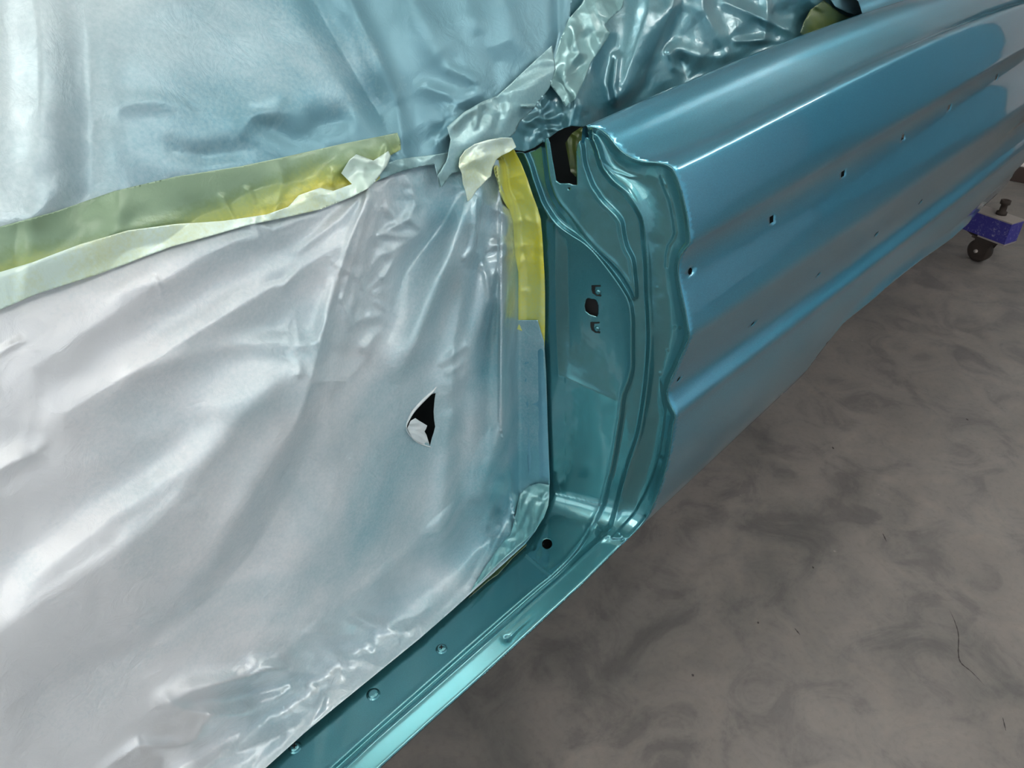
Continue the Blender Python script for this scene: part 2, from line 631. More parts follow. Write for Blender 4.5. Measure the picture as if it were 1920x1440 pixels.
em, nt, b = nmat('lamp_diffuser')
b.inputs['Base Color'].default_value = (0.9, 0.9, 0.9, 1)
b.inputs['Emission Color'].default_value = (1.0, 0.97, 0.92, 1)
b.inputs['Emission Strength'].default_value = LAMP_STRENGTH
frame_m = m_simple('lamp_housing', (0.75, 0.75, 0.75), 0.4)
for i, (x, y, l, w) in enumerate(LAMPS):
    t = empty('ceiling_light', (x, y, CEIL), 'long white twin tube light hung under the ceiling, out of the picture', 'light', 'hanging tube lights')
    mesh_obj('housing', *join(box_mesh(x, y, TUBE_Z + 0.07, l + 0.06, 0.10, 0.05, 0.004), box_mesh(x - l / 2 - 0.02, y, TUBE_Z + 0.02, 0.03, w * 0.8, 0.08), box_mesh(x + l / 2 + 0.02, y, TUBE_Z + 0.02, 0.03, w * 0.8, 0.08)), frame_m, t, smooth=False)
    for k in (-1, 1):
        mesh_obj('suspension_rod', *tube([(x + k * l * 0.4, y, TUBE_Z + 0.08), (x + k * l * 0.4, y, CEIL + 0.01)], 0.006), frame_m, t)
        mesh_obj('tube', *tube([(x - l / 2, y + k * 0.09, TUBE_Z), (x + l / 2, y + k * 0.09, TUBE_Z)], 0.019, 12), em, t)

em2 = em.copy(); em2.name = 'fill_panel_diffuser'
em2.node_tree.nodes['Principled BSDF'].inputs['Emission Strength'].default_value = FILL_STRENGTH
for i, (y, z, w, hh) in enumerate(FILL_PANELS):
    t = empty('fill_light_panel', (X0, y, z), 'tall white fill light panel added at the near wall, out of the picture', 'light', 'added fill panels')
    mesh_obj('housing', *box_mesh(X0 + 0.03, y, z, 0.06, w + 0.08, hh + 0.08, 0.01), frame_m, t, smooth=False)
    mesh_obj('diffuser', *box_mesh(X0 + 0.065, y, z, 0.02, w, hh), em2, t, smooth=False)

# ------------------------------------------------------------------ the car body
body = empty('car_body', (1.6, 0.55, 0.40), 'teal metallic classic car body with masked door opening', 'car')

# outer rear edge of the door opening, top to bottom, in picture coordinates
EDGE = [(1100, 236), (1112, 239), (1124, 243), (1140, 255), (1156, 275), (1176, 292), (1204, 302.5), (1232, 304.5), (1250, 309),
        (1264, 321), (1277, 355), (1288, 400), (1292, 430), (1293, 455), (1285, 468), (1277, 480), (1272, 496), (1272, 514), (1276, 540),
        (1283, 572), (1289, 605), (1292, 631), (1283, 656), (1269, 688), (1257, 715), (1251, 737), (1256, 757), (1266, 778), (1262, 800),
        (1255, 850), (1241, 905), (1222, 955), (1200, 988), (1167, 1021)]
EDGE_SHARP = [8, 13, 21, 27]
ea = np.array(EDGE, float)
De = dirs(ea[:, 0], ea[:, 1])
Pe = np.array([0, 0, CAMZ]) + De * T_jamb(De)[:, None]


def resample(P, n):
    s = np.r_[0, np.cumsum(np.linalg.norm(np.diff(P, axis=0), axis=1))]
    q = np.linspace(0, s[-1], n)
    return np.stack([np.interp(q, s, P[:, k]) for k in range(P.shape[1])], -1), s


PS = spline(Pe, 10)                       # dense edge profile
sE = np.r_[0, np.cumsum(np.linalg.norm(np.diff(PS, axis=0), axis=1))]
sK = sE[::10]                             # arc length at each EDGE point
LEN = sE[-1]

# body lines running back along the car: EDGE index -> picture points, used to find the height along the car
LINES = {
    0: [(1150, 211), (1220, 181), (1366, 123), (1491, 71), (1607, 29)],
    8: [(1390, 240), (1564, 149), (1704, 84), (1843, 27)],
    13: [(1424, 380), (1540, 311), (1669, 241), (1773, 178), (1913, 94)],
    21: [(1462, 515), (1575, 440), (1687, 365), (1794, 290), (1843, 255)],
    25: [(1425, 620), (1594, 481), (1687, 425), (1785, 357), (1905, 250)],
    27: [(1425, 657), (1575, 545), (1687, 459), (1783, 382), (1837, 343), (1870, 317)],
    33: [(1312, 882), (1425, 777), (1500, 710)],
}
BOW = 0.0
COVE = 0.013
XEND = 4.7


def bow(dx):
    return BOW * dx * dx


anch = sorted(LINES)
coef = {}
for k in anch:
    p0 = Pe[k]
    pts = np.array(LINES[k], float)
    D = dirs(pts[:, 0], pts[:, 1])
    t = bisect(lambda t: D[:, 1] * t - (p0[1] + bow(D[:, 0] * t - p0[0])), np.full(len(pts), 1e-4), np.full(len(pts), 4e-3))
    X = np.array([0, 0, CAMZ]) + D * t[:, None]
    dx = X[:, 0] - p0[0]; dz = X[:, 2] - p0[2]
    A = np.stack([dx, dx * dx], -1) if k != 33 else dx[:, None]
    c = np.linalg.lstsq(A, dz, rcond=None)[0]
    coef[k] = (c[0], c[1] if len(c) > 1 else 0.0)
    print('LINE', k, 'p0', p0.round(3), 'x', X[:, 0].round(2), 'dz', dz.round(3), 'c', np.round(coef[k], 4))


def quarter(s, x):
    """point of the outer skin: s = arc length down the edge profile, x = absolute position along the car"""
    e = np.stack([np.interp(s, sE, PS[:, k]) for k in range(3)], -1)
    over = np.maximum(s - LEN, 0)
    e[:, 1] += over * 0.35; e[:, 2] -= over * 0.94
    dx = np.maximum(x - e[:, 0], 0)
    dzs = np.zeros(len(s))
    sa = np.array([sK[k] for k in anch])
    vals = np.stack([coef[k][0] * dx + coef[k][1] * dx * dx * np.where(dx > 2.2, 1, 1) for k in anch], -1)
    j = np.clip(np.searchsorted(sa, s, side='right') - 1, 0, len(sa) - 2)
    f = np.clip((s - sa[j]) / (sa[j + 1] - sa[j]), 0, 1)
    ar = np.arange(len(s))
    dzs = vals[ar, j] * (1 - f) + vals[ar, j + 1] * f
    cov = np.exp(-((s - 0.5 * (sK[6] + sK[7])) / (0.5 * (sK[8] - sK[5]))) ** 2)
    dzs = dzs - COVE * cov * (1 - np.exp(-dx / 0.12))
    return np.stack([x, e[:, 1] + bow(dx), e[:, 2] + dzs], -1)


# the wheel opening and the rear lower edge, found where they stand on the lower skin
gs, gx = np.meshgrid(np.linspace(0, LEN + 0.3, 900), np.linspace(0.86, XEND, 500))
GP = quarter(gs.ravel(), gx.ravel())
gpx, gpy = project(GP)


def to_param(px, py, smin_=0.0):
    d = (gpx - px) ** 2 + (gpy - py) ** 2 + np.where(gs.ravel() < smin_, 1e6, 0)
    i = int(np.argmin(d))
    return gs.ravel()[i], gx.ravel()[i], math.sqrt(d[i])


ARCH = [(1500, 709), (1530, 672), (1552, 642), (1580, 606), (1612, 574), (1650, 538), (1687, 508), (1720, 484), (1750, 463), (1775, 446), (1800, 424), (1845, 386), (1886, 348), (1903, 322), (1922, 303), (1950, 290)]
arch = [to_param(px, py, sK[27]) for px, py in ARCH]
print('ARCH', [tuple(np.round(a, 3)) for a in arch])
XS = 0.34         # the lattice is stretched along the car
low = [(a[1], a[0]) for a in arch]
ed = [(PS[i, 0], sE[i]) for i in range(len(PS))]
lastx, lasts = low[-1]
outline = [(x * XS, s) for x, s in ed] + [((ed[-1][0] + 0.3) * XS, LEN)]
outline += [(x * XS, s) for x, s in low] + [(XEND * XS, lasts), (XEND * XS, 0)]
SLOTS = [(1292, 508, 4, 6.5, 1), (1445, 411, 3.6, 6.5, 0), (1580, 326, 3.2, 5.6, 0), (1693, 257, 2.8, 5, 0), (1780, 201, 2.3, 4.5, 0), (1869, 146, 2.1, 4.2, 0),
         (1271, 711, 3.5, 4.5, 2), (1411, 607, 3.2, 4, 2), (1535, 515, 2.2, 3, 2), (1643, 440, 1.6, 2.4, 2), (1727, 378, 1.4, 2, 2)]
holes = []
hole_par = []
for px, py, rx_, ry_, k in SLOTS:
    s0, x0, err = to_param(px, py)
    # half sizes in the surface, from the picture scale there
    e1 = 0.004
    P0 = quarter(np.array([s0, s0 + e1, s0]), np.array([x0, x0, x0 + e1]))
    q = project(P0); du = math.hypot(q[0][1] - q[0][0], q[1][1] - q[1][0]) / e1; dv = math.hypot(q[0][2] - q[0][0], q[1][2] - q[1][0]) / e1
    hs = ry_ / du; hxx = rx_ * 1.25 / dv
    if k == 0:
        pl = [((x0 + a * hxx) * XS, s0 + c * hs) for a, c in ((-1, -1), (1, -1), (1, 1), (-1, 1))]
    else:
        pl = [((x0 + math.cos(a) * hxx) * XS, s0 + math.sin(a) * hs) for a in np.linspace(0, 2 * math.pi, 13)[:-1]]
    holes.append(pl); hole_par.append((s0, x0, hs, hxx))
P, Tr = triangulate(outline, holes, 0.0040, 0.0040)
Q = quarter(P[:, 1], P[:, 0] / XS)
ARX = np.array([a[1] for a in arch]); ARS = np.array([a[0] for a in arch])


def flare(s, x):
    d = np.interp(x, ARX, ARS) - s
    return 0.013 * np.clip(1 - d / 0.04, 0, 1) ** 2 * sstep(x, 1.6, 1.9) * sstep(x, 3.0, 2.7)


Q[:, 1] -= flare(P[:, 1], P[:, 0] / XS)
n0 = np.cross(Q[Tr[:, 1]] - Q[Tr[:, 0]], Q[Tr[:, 2]] - Q[Tr[:, 0]])
if n0[:, 1].mean() > 0:
    Tr = Tr[:, ::-1]
qp = mesh_obj('quarter_panel', Q, Tr, TEAL, body)
md = qp.modifiers.new('thickness', 'SOLIDIFY'); md.thickness = 0.0012; md.offset = -1

# rolled lip along the rocker and the wheel opening
lowx = np.array([ed[-1][0], ed[-1][0] + 0.3] + [a[1] for a in arch] + [XEND]); lows = np.array([LEN, LEN] + [a[0] for a in arch] + [lasts])
tt_ = np.linspace(0, 1, 260); xx = np.interp(tt_, np.linspace(0, 1, len(lowx)), lowx); ss_ = np.interp(tt_, np.linspace(0, 1, len(lowx)), lows)
base = quarter(ss_, xx)
base[:, 1] -= flare(ss_, xx)
V = []; Fc = []
for dy_, dz_ in ((0, 0), (0.002, -0.003), (0.006, -0.004), (0.03, 0.002), (0.034, 0.006)):
    V.extend((base + [0, dy_, dz_]).tolist())
n_ = len(base)
for r_ in range(4):
    for i in range(n_ - 1):
        Fc.append([r_ * n_ + i, r_ * n_ + i + 1, (r_ + 1) * n_ + i + 1, (r_ + 1) * n_ + i])
mesh_obj('rolled_lip', V, Fc, TEAL, body)

# turned-down inner edge of the shoulder and the rear deck behind it
xs_ = np.linspace(PS[0, 0], XEND, 80)
b0 = quarter(np.zeros(80), xs_)
V = []; Fc = []
for dy_, dz_ in ((0, 0), (0.004, -0.001), (0.007, -0.005), (0.008, -0.05)):
    V.extend((b0 + [0, dy_, dz_]).tolist())
for r_ in range(3):
    for i in range(79):
        Fc.append([r_ * 80 + i, (r_ + 1) * 80 + i, (r_ + 1) * 80 + i + 1, r_ * 80 + i + 1])
mesh_obj('shoulder_flange', V, Fc, TEAL, body)
i0 = int(np.searchsorted(xs_, 1.79))
V = []; Fc = []
prof = [(0.0, -0.002), (0.003, -0.006), (0.010, -0.004), (0.016, 0.006), (0.024, 0.018), (0.04, 0.026), (0.10, 0.034), (0.25, 0.045), (0.6, 0.06), (1.0, 0.06)]
for dy_, dz_ in prof:
    V.extend((b0[i0:] + [0, dy_, dz_]).tolist())
n_ = 80 - i0
for r_ in range(len(prof) - 1):
    for i in range(n_ - 1):
        Fc.append([r_ * n_ + i, (r_ + 1) * n_ + i, (r_ + 1) * n_ + i + 1, r_ * n_ + i + 1])
mesh_obj('rear_deck', V, Fc, TEAL, body)

# ------------------------------------------------------------------ door jamb and sill, one pressed and welded surface
L1 = [(985, 288), (994, 310), (1001, 334), (1009, 357), (1018, 381), (1030, 401), (1041, 416), (1056, 430), (1075, 443), (1095, 456), (1115, 475), (1134, 498), (1152, 522), (1166, 543), (1175, 558), (1181, 575)]
L2 = [(1020, 255), (1024, 285), (1028, 318), (1033, 347), (1046, 378), (1067, 404), (1087, 430), (1108, 456), (1128, 475), (1147, 492), (1162, 509), (1175, 527), (1184, 543), (1190, 556)]
L3 = [(1086, 262), (1090, 276), (1092, 295), (1096, 315), (1108, 347), (1118, 363), (1129, 378), (1150, 399), (1160, 411), (1164, 420), (1167, 440), (1173, 464), (1184, 487), (1188, 518), (1190, 540), (1190.5, 556)]
L4 = [(1113, 261), (1121, 282), (1129, 310), (1139, 326), (1150, 339), (1163, 350), (1176, 362), (1194, 388), (1206, 414), (1210, 453), (1214, 492), (1216, 555)]
G1 = [(1181, 575), (1184, 600), (1184, 625), (1184, 660), (1184, 687), (1178, 715), (1168, 742), (1163, 781), (1155, 830), (1147, 875), (1139, 905), (1129, 945), (1115, 975), (1100, 1001), (1077, 1034), (1056, 1058), (1034, 1079), (1000, 1106), (900, 1193), (800, 1281), (700, 1369), (625, 1436), (540, 1512)]
G2 = [(1216, 555), (1219, 604), (1219, 656), (1212, 734), (1199, 812), (1186, 852), (1170, 904), (1157, 956), (1149, 985)]
R2 = [(1149, 985), (1129, 1008), (1097, 1036), (1066, 1064), (1035, 1092), (1000, 1123), (900, 1212), (800, 1300), (700, 1388), (651, 1434), (565, 1510)]
OUT = [(1167, 1021), (1100, 1088), (1000, 1180), (900, 1272), (800, 1361), (713, 1440), (640, 1508)]
INNER = [(380, 1545), (490, 1440), (620, 1325), (776, 1195), (915, 1075), (985, 1005), (1005, 975), (1014, 930), (1013, 800), (1010, 560), (1000, 411), (985, 365), (965, 310), (966, 286)]
TOP = [(973, 285), (986, 287), (1004, 281), (1016, 272), (1020, 261), (1028, 259), (1031, 268), (1036, 300), (1043, 339), (1050, 344), (1067, 344), (1075, 347), (1082, 347), (1081, 310), (1080, 284), (1082, 272), (1088, 264), (1099, 258), (1104, 258), (1101, 247)]
sL = lambda p, n=5: [tuple(q) for q in spline(p, n)]
jamb_poly = INNER + TOP + sL(EDGE, 3) + OUT
CH_L = sL(L1) + sL(G1)[1:]
groove_poly = [(985, 255)] + CH_L + [(565, 1540)] + sL(R2)[::-1] + sL(G2)[::-1][1:] + sL(L4)[::-1][1:] + [(1112, 240), (1086, 240)] + sL(L3)[:-1] + sL(L2)[::-1]
POCKET = [(1041, 425), (1042, 470), (1042, 526), (1044, 620), (1047, 702), (1090, 722), (1130, 740), (1172, 760)]
LIPK = [(1232, 690), (1240, 735), (1246, 770), (1243, 800), (1236, 845), (1225, 886), (1208, 925), (1188, 961), (1160, 992)]
RIP = [(1240, 332), (1246, 350), (1258, 380), (1264, 414), (1267, 437), (1262, 450), (1254, 461), (1250, 480), (1249, 500)]


def jamb_h(P):
    h = np.zeros(len(P))
    # channel: sunken with a slightly raised rounded rim
    d = sdist(P, groove_poly)
    fade = 1 - 0.35 * sstep(P[:, 1], 930, 1000)
    h -= 0.0095 * sstep(d, -1.5, 8.5) * fade
    h += 0.0010 * np.exp(-((d + 1.5) / 5.0) ** 2)
    # latch pocket
    dl, sl, _, _ = seg_dist(P, POCKET[:5]); db, sb, _, _ = seg_dist(P, POCKET[4:])
    pk = [(1041, 425)] + POCKET[1:] + [(1190, 768), (1190, 520), (1134, 498), (1056, 430)]
    pk = POCKET + [tuple(q) for q in G1 if q[1] < 760][::-1] + L1[7:][::-1]
    ins = inside(P, pk)
    dch = seg_dist(P, CH_L)[0]
    ramp_l = np.clip(dl / 22, 0, 1); ramp_b = 1 - (1 - np.clip(db / 115, 0, 1)) ** 2
    h -= np.where(ins, 0.015 * ramp_l * ramp_b * (1 - np.exp(-dch / 45)), 0)
    h += 0.0006 * np.exp(-(dl / 3.0) ** 2) + 0.0005 * np.exp(-(db / 6.0) ** 2)
    # flange outside the channel falls away, then turns up into the rolled outer edge
    dE, sE_, tE, _ = seg_dist(P, sL(EDGE, 3))
    dG = seg_dist(P, sL(L4) + sL(G2)[1:])[0]
    flange = (~inside(P, groove_poly)) & (P[:, 0] > 1085) & (seg_dist(P, sL(L4) + sL(G2)[1:])[1] < 0) & (P[:, 1] < 1010)
    fw = np.where(flange, dG / (dG + dE + 1e-6), 0)
    h -= 0.011 * np.where(flange, np.sin(math.pi * np.clip(fw, 0, 1)) ** 0.8, 0) * sstep(P[:, 1], 1015, 900)
    h += 0.0018 * np.exp(-((dE - 2) / 3.0) ** 2)
    dk, sk, tk, _ = seg_dist(P, LIPK)
    h += np.where(flange & (sk < 0), 0.0035 * sstep(dk, -1, 4), 0) * sstep(P[:, 1], 690, 740)
    h += fold(P, [(p[0], p[1], 1.3) for p in RIP], 2.2, 2.2)
    h += fold(P, [(1112, 285, .5), (1128, 300, 1.2), (1150, 320, 1.2), (1180, 331, 1.0), (1202, 333, 0)], 3, 3, 0)
    h += fold(P, [(1240, 330, .2), (1246, 345, 1.3), (1250, 352, 0)], 2, 2)
    # sealer blob where sill lip meets the flange, and the weld line across the sill
    h += fold(P, [(1117, 980, 1.5), (1128, 992, 2.6), (1139, 1000, 2.8)], 4, 4) + fold(P, [(1132, 1005, 4), (1148, 1006, 5.5), (1160, 1012, 4), (1166, 1021, 2)], 9, 7) * (0.7 + 0.6 * crumple(P, 7, 3))
    h += fold(P, [(976, 1031, 0.9), (1003, 1055, 1.0), (1034, 1081, 1.2)], 2.0, 2.0, 0)
    h += np.where(inside(P, [(976, 1031), (1034, 1081), (1100, 1001), (1130, 945), (1040, 925)]), 0.0006, 0)
    # outer lip of the sill slopes down and out
    dr, sr, tr_, _ = seg_dist(P, sL(R2)); do = seg_dist(P, OUT)[0]
    lip = inside(P, sL(R2) + [(640, 1560)] + [(q[0] + 6, q[1] + 7) for q in OUT[::-1]] + [(1175, 1018)])
    f = dr / (dr + do + 1e-6)
    h += np.where(lip, 0.0015 * sstep(dr, -1, 5) - 0.0075 * f - 0.002 * np.clip(1 - do / 7, 0, 1) ** 2, 0)
    # small dents and runs
    for (x, y, r, a) in ((1270, 615, 5, -1.5), (1251, 656, 3, .8), (1237, 700, 3, 1), (1232, 540, 3, .6), (1005, 1030, 7, .9), (1016, 1043, 8, -1.2), (1028, 1055, 6, 1.1), (1001, 1028, 5, -1),
                         (1012, 560, 4, 1.2), (950, 1197, 6, -2.2), (1235, 455, 6, -.5), (1215, 620, 7, -.5), (1240, 560, 9, .7), (1245, 820, 5, .8), (1238, 860, 5, -.8)):
        h += a * 0.001 * np.exp(-((P[:, 0] - x) ** 2 + (P[:, 1] - y) ** 2) / r ** 2)
    h += fold(P, [(953, 1197, -1.5), (975, 1175, -1), (1010, 1145, 0)], 5, 4, 0)
    h += 0.00025 * vnoise(P, 60, 5) * (P[:, 0] > 1060)
    return h


LATCH = [(1099, 561), (1102, 559), (1116, 562), (1120, 567), (1122, 576), (1121, 590), (1119, 594), (1106, 590), (1098, 584), (1096, 574)]
circ = lambda x, y, a, b_, n=20, ph=0: [(x + a * math.cos(2 * math.pi * i / n + ph), y + b_ * math.sin(2 * math.pi * i / n + ph)) for i in range(n)]
DRAIN = circ(1025.5, 1019.5, 9.6, 9.6)
PIN = circ(1067, 353.5, 1.8, 2.4, 8)


def slotpoly(x, y):   # a half moon slit of the latch fixings
    return [(x - 8, y - 9), (x - 5, y - 11), (x - 3, y - 4), (x + 1, y + 4), (x + 7, y + 7), (x + 7, y + 10), (x - 1, y + 9), (x - 7, y + 1)]


jholes = [LATCH, DRAIN, PIN]
Tj = lambda D, P: T_jamb(D)
jamb = sheet('door_jamb_and_sill', jamb_poly, Tj, jamb_h, TEAL_JAMB, body, step=1.9, holes=jholes)
md = jamb.modifiers.new('thickness', 'SOLIDIFY'); md.thickness = 0.0015; md.offset = -1


def on_jamb(px, py, lift=0.0):
    D = dirs([px], [py]); t = T_jamb(D)
    P = np.array([[px, py]], float)
    h = jamb_h(P)[0] + lift
    D2 = dirs([px + 1], [py]); D3 = dirs([px], [py + 1])
    A = D2[0] * T_jamb(D2)[0] - D[0] * t[0]; B = D3[0] * T_jamb(D3)[0] - D[0] * t[0]
    n = np.cross(A, B); n /= np.linalg.norm(n)
    if n @ D[0] > 0: n = -n
    dn = abs(D[0] @ n)
    return np.array([0, 0, CAMZ]) + D[0] * (t[0] - h / dn), n


# black backing sheets as painted shade behind the latch opening, the slot at the top, and the hole
def backing(name, poly, depth, mat=DARK):
    return sheet(name, poly, lambda D, P: T_jamb(D) + depth / np.linalg.norm(D, axis=1), lambda P: np.zeros(len(P)), mat, body, step=12)


backing('latch_cavity', [(1085, 545), (1135, 550), (1135, 605), (1085, 600)], 0.03, HOLE)
backing('inner_post', [(975, 240), (1000, 230), (1110, 225), (1112, 380), (1030, 380), (1005, 320)], 0.10, DARK)
backing('sill_cavity', [(1000, 1000), (1060, 1000), (1060, 1050), (1000, 1050)], 0.03, DARK)
# lower face of the sill, turned down under the lip
op = np.array(sL(OUT, 6))


def surf_pts(Tf, hf, P, lift=0.0):
    P = np.asarray(P, float)
    D = dirs(P[:, 0], P[:, 1]); t = Tf(D, P)
    D2 = dirs(P[:, 0] + 1, P[:, 1]); D3 = dirs(P[:, 0], P[:, 1] + 1)
    A = D2 * Tf(D2, P + [1, 0])[:, None] - D * t[:, None]
    B = D3 * Tf(D3, P + [0, 1])[:, None] - D * t[:, None]
    Nn = np.cross(A, B); Nn /= np.linalg.norm(Nn, axis=1)[:, None] + 1e-12
    dn = np.maximum(np.abs((D * Nn).sum(1)), np.linalg.norm(D, axis=1) * 0.3)
    return np.array([0, 0, CAMZ]) + D * (t - (hf(P) + lift) / dn)[:, None]


ob = surf_pts(Tj, jamb_h, op) + [0, 0.0008, -0.0012]
V = []; Fc = []
for dy_, dz_ in ((0, 0), (0.001, -0.004), (0.012, -0.012), (0.05, -0.05), (0.09, -0.13), (0.2, -0.14)):
    V.extend((ob + [0, dy_, dz_]).tolist())
n_ = len(ob)
for r_ in range(5):
    for i in range(n_ - 1):
        Fc.append([r_ * n_ + i, (r_ + 1) * n_ + i, (r_ + 1) * n_ + i + 1, r_ * n_ + i + 1])
mesh_obj('rocker_underside', V, Fc, TEAL_JAMB, body)

# striker bolts embossed beside the latch opening
for (px, py) in ((1120, 547), (1118, 616)):
    c, n = on_jamb(px, py)
    slit = sheet('striker_slot_shade', [(px - 11, py - 12), (px + 6, py - 12), (px + 6, py - 9.5), (px - 4, py - 9), (px - 5, py + 1), (px - 2, py + 5), (px + 7, py + 6), (px + 7, py + 9), (px - 2, py + 8), (px - 9, py + 3), (px - 11, py - 4)],
                 Tj, lambda P: jamb_h(P) + 0.0006, HOLE, body, step=3)  # black patch laid on the jamb as the shade of an uncut slot
    mesh_obj('striker_bolt', *lathe([(0.0045, 0.0), (0.0045, 0.001), (0.0035, 0.002), (0.0015, 0.0022)], tuple(on_jamb(px + 1.5, py + 0.5)[0]), tuple(n), 14), TEAL_JAMB, body)

# heads on the sill: two recessed screws and one plain domed button
for (px, py, kind) in ((828, 1217, 1), (700, 1302, 0), (553, 1402, 1)):
    c, n = on_jamb(px, py)
    r = 0.0068 if kind else 0.0076
    prof = [(r * 1.35, -0.0005), (r * 1.3, 0.0006), (r * 1.02, 0.0012), (r, 0.0022), (r * 0.9, 0.0034), (r * 0.7, 0.0042), (r * 0.35, 0.0046), (0.0004, 0.0047)]
    s_ = mesh_obj('sill_screw' if kind else 'sill_button', *lathe(prof, tuple(c), tuple(n)), TEAL_JAMB, body)
    if kind:
        cc = c + n * 0.0044
        a1 = math.radians(50)
        V, Fc = [], []
        for ang in (a1, a1 + math.pi / 2):
            u = Vector((math.cos(ang), math.sin(ang), 0)); w = Vector((-math.sin(ang), math.cos(ang), 0))
            bx = [(cc + np.array(u) * a * 0.0034 + np.array(w) * b__ * 0.0009 + n * e) for e in (-0.002, 0.0006) for a, b__ in ((-1, -1), (1, -1), (1, 1), (-1, 1))]
            s0 = len(V); V += [tuple(p) for p in bx]
            Fc += [[s0 + i for i in f] for f in ((3, 2, 1, 0), (4, 5, 6, 7), (0, 1, 5, 4), (1, 2, 6, 5), (2, 3, 7, 6), (3, 0, 4, 7))]
        mesh_obj('cross_recess_shade', V, Fc, HOLE, s_, smooth=False)  # raised black bars, the shade of the recess put into the colour

# near-black inner skin added to close the cabin behind the masking, so torn paper shows darkness
V, Fc = box_mesh(1.0, 0.98, 0.85, 4.4, 0.02, 1.0)
mesh_obj('cabin_shade_panel', V, Fc, DARK, body, smooth=False)
V, Fc = box_mesh(1.9, 0.9, 0.36, 4.2, 0.55, 0.03)
mesh_obj('floor_pan', V, Fc, DARK, body, smooth=False)

# ------------------------------------------------------------------ masking paper
exec_paper = True
PAPER_LOW = m_paper('masking_paper_light', (0.66, 0.695, 0.725), (0.13, 0.34, 0.41), 0.42, 1.3, 0.42, 0.0, ((0.3, .65, .8), (0.78, 0, -0.15)), 0.15, 0.0, crinkle=.3,
                    wet=[(pix_y(915, 440, .66), .13), (pix_y(925, 590, .66), .09), (pix_y(600, 1300, .62), .11), (pix_y(470, 1330, .62), .10), (pix_y(720, 1190, .62), .09), (pix_y(950, 970, .65), .09), (pix_y(330, 1440, .62), .10)])
PAPER_UP = m_paper('masking_paper_oversprayed', (0.66, 0.74, 0.76), (0.13, 0.28, 0.34), 0.3, 1.35, 0.4, 3.0, ((0.1, .65, 1.2), (1.25, 0, -0.9)), 0.3, 0.0, crinkle=.25)
PAPER_DARK = m_paper('masking_paper_soaked', (0.12, 0.28, 0.32), (0.03, 0.14, 0.19), 0.3, 0.9, 0.3, 7.0, None, 0.45, 0.6, crinkle=.15)
TAPE_Y = m_paper('masking_tape_yellow', (0.66, 0.64, 0.05), (0.40, 0.60, 0.42), 0.48, 0.85, 0.35, 5.0, None, 0.1, 0.7, crinkle=.12)
TAPE_G = m_paper('masking_tape_oversprayed', (0.46, 0.50, 0.10), (0.30, 0.48, 0.42), 0.42, 0.72, 0.4, 9.0, tape_axis(), 0.15, 0.2, crinkle=.15,
                   stops=[(0.0, (0.50, 0.58, 0.44)), (0.28, (0.42, 0.46, 0.20)), (0.45, (0.40, 0.40, 0.06)), (0.6, (0.24, 0.30, 0.08)), (0.85, (0.155, 0.24, 0.12)), (1.0, (0.19, 0.29, 0.19))])
TAPE_B = m_paper('masking_tape_soaked', (0.34, 0.50, 0.50), (0.12, 0.28, 0.32), 0.3, 0.8, 0.35, 2.0, None, 0.4, 0.3, crinkle=.15)

LOW_EDGE = [(500, 1438), (570, 1375), (630, 1325), (700, 1268), (786, 1198), (849, 1143), (893, 1103), (927, 1073), (955, 1047), (985, 1020), (1004, 996), (1018, 970), (1027, 946), (1031, 905)]
low_poly = [(-120, 560), (0, 545), (180, 480), (400, 405), (600, 350), (690, 320), (760, 300), (850, 290), (905, 290), (935, 300), (940, 345), (955, 392), (962, 414), (966, 478), (972, 511), (972, 600), (1008, 600), (1020, 640), (1024, 700), (1027, 800), (1031, 905)] + LOW_EDGE[::-1][1:] + [(400, 1525), (340, 1580), (-120, 1580)]
TEAR = [(817, 737), (815, 748), (814, 759), (813, 772), (814, 787), (816, 800), (813, 812), (810, 821), (808, 829), (806, 837), (803, 826), (800, 816), (797, 812), (778, 806), (764, 803), (762, 795), (766, 782), (772, 770), (784, 757), (798, 747), (810, 739)]


def T_low(D, P):
    tp = T_paper(D); tj = T_jamb(D) - 0.004 / np.linalg.norm(D, axis=1)
    w = sstep(P[:, 0], 935, 978)
    d = seg_dist(P, LOW_EDGE)[0]
    w2 = 1 - sstep(d, 0, 150)
    w = np.maximum(w, w2)
    return smin(tp * (1 - w) + tj * w, tj, 0.00002)


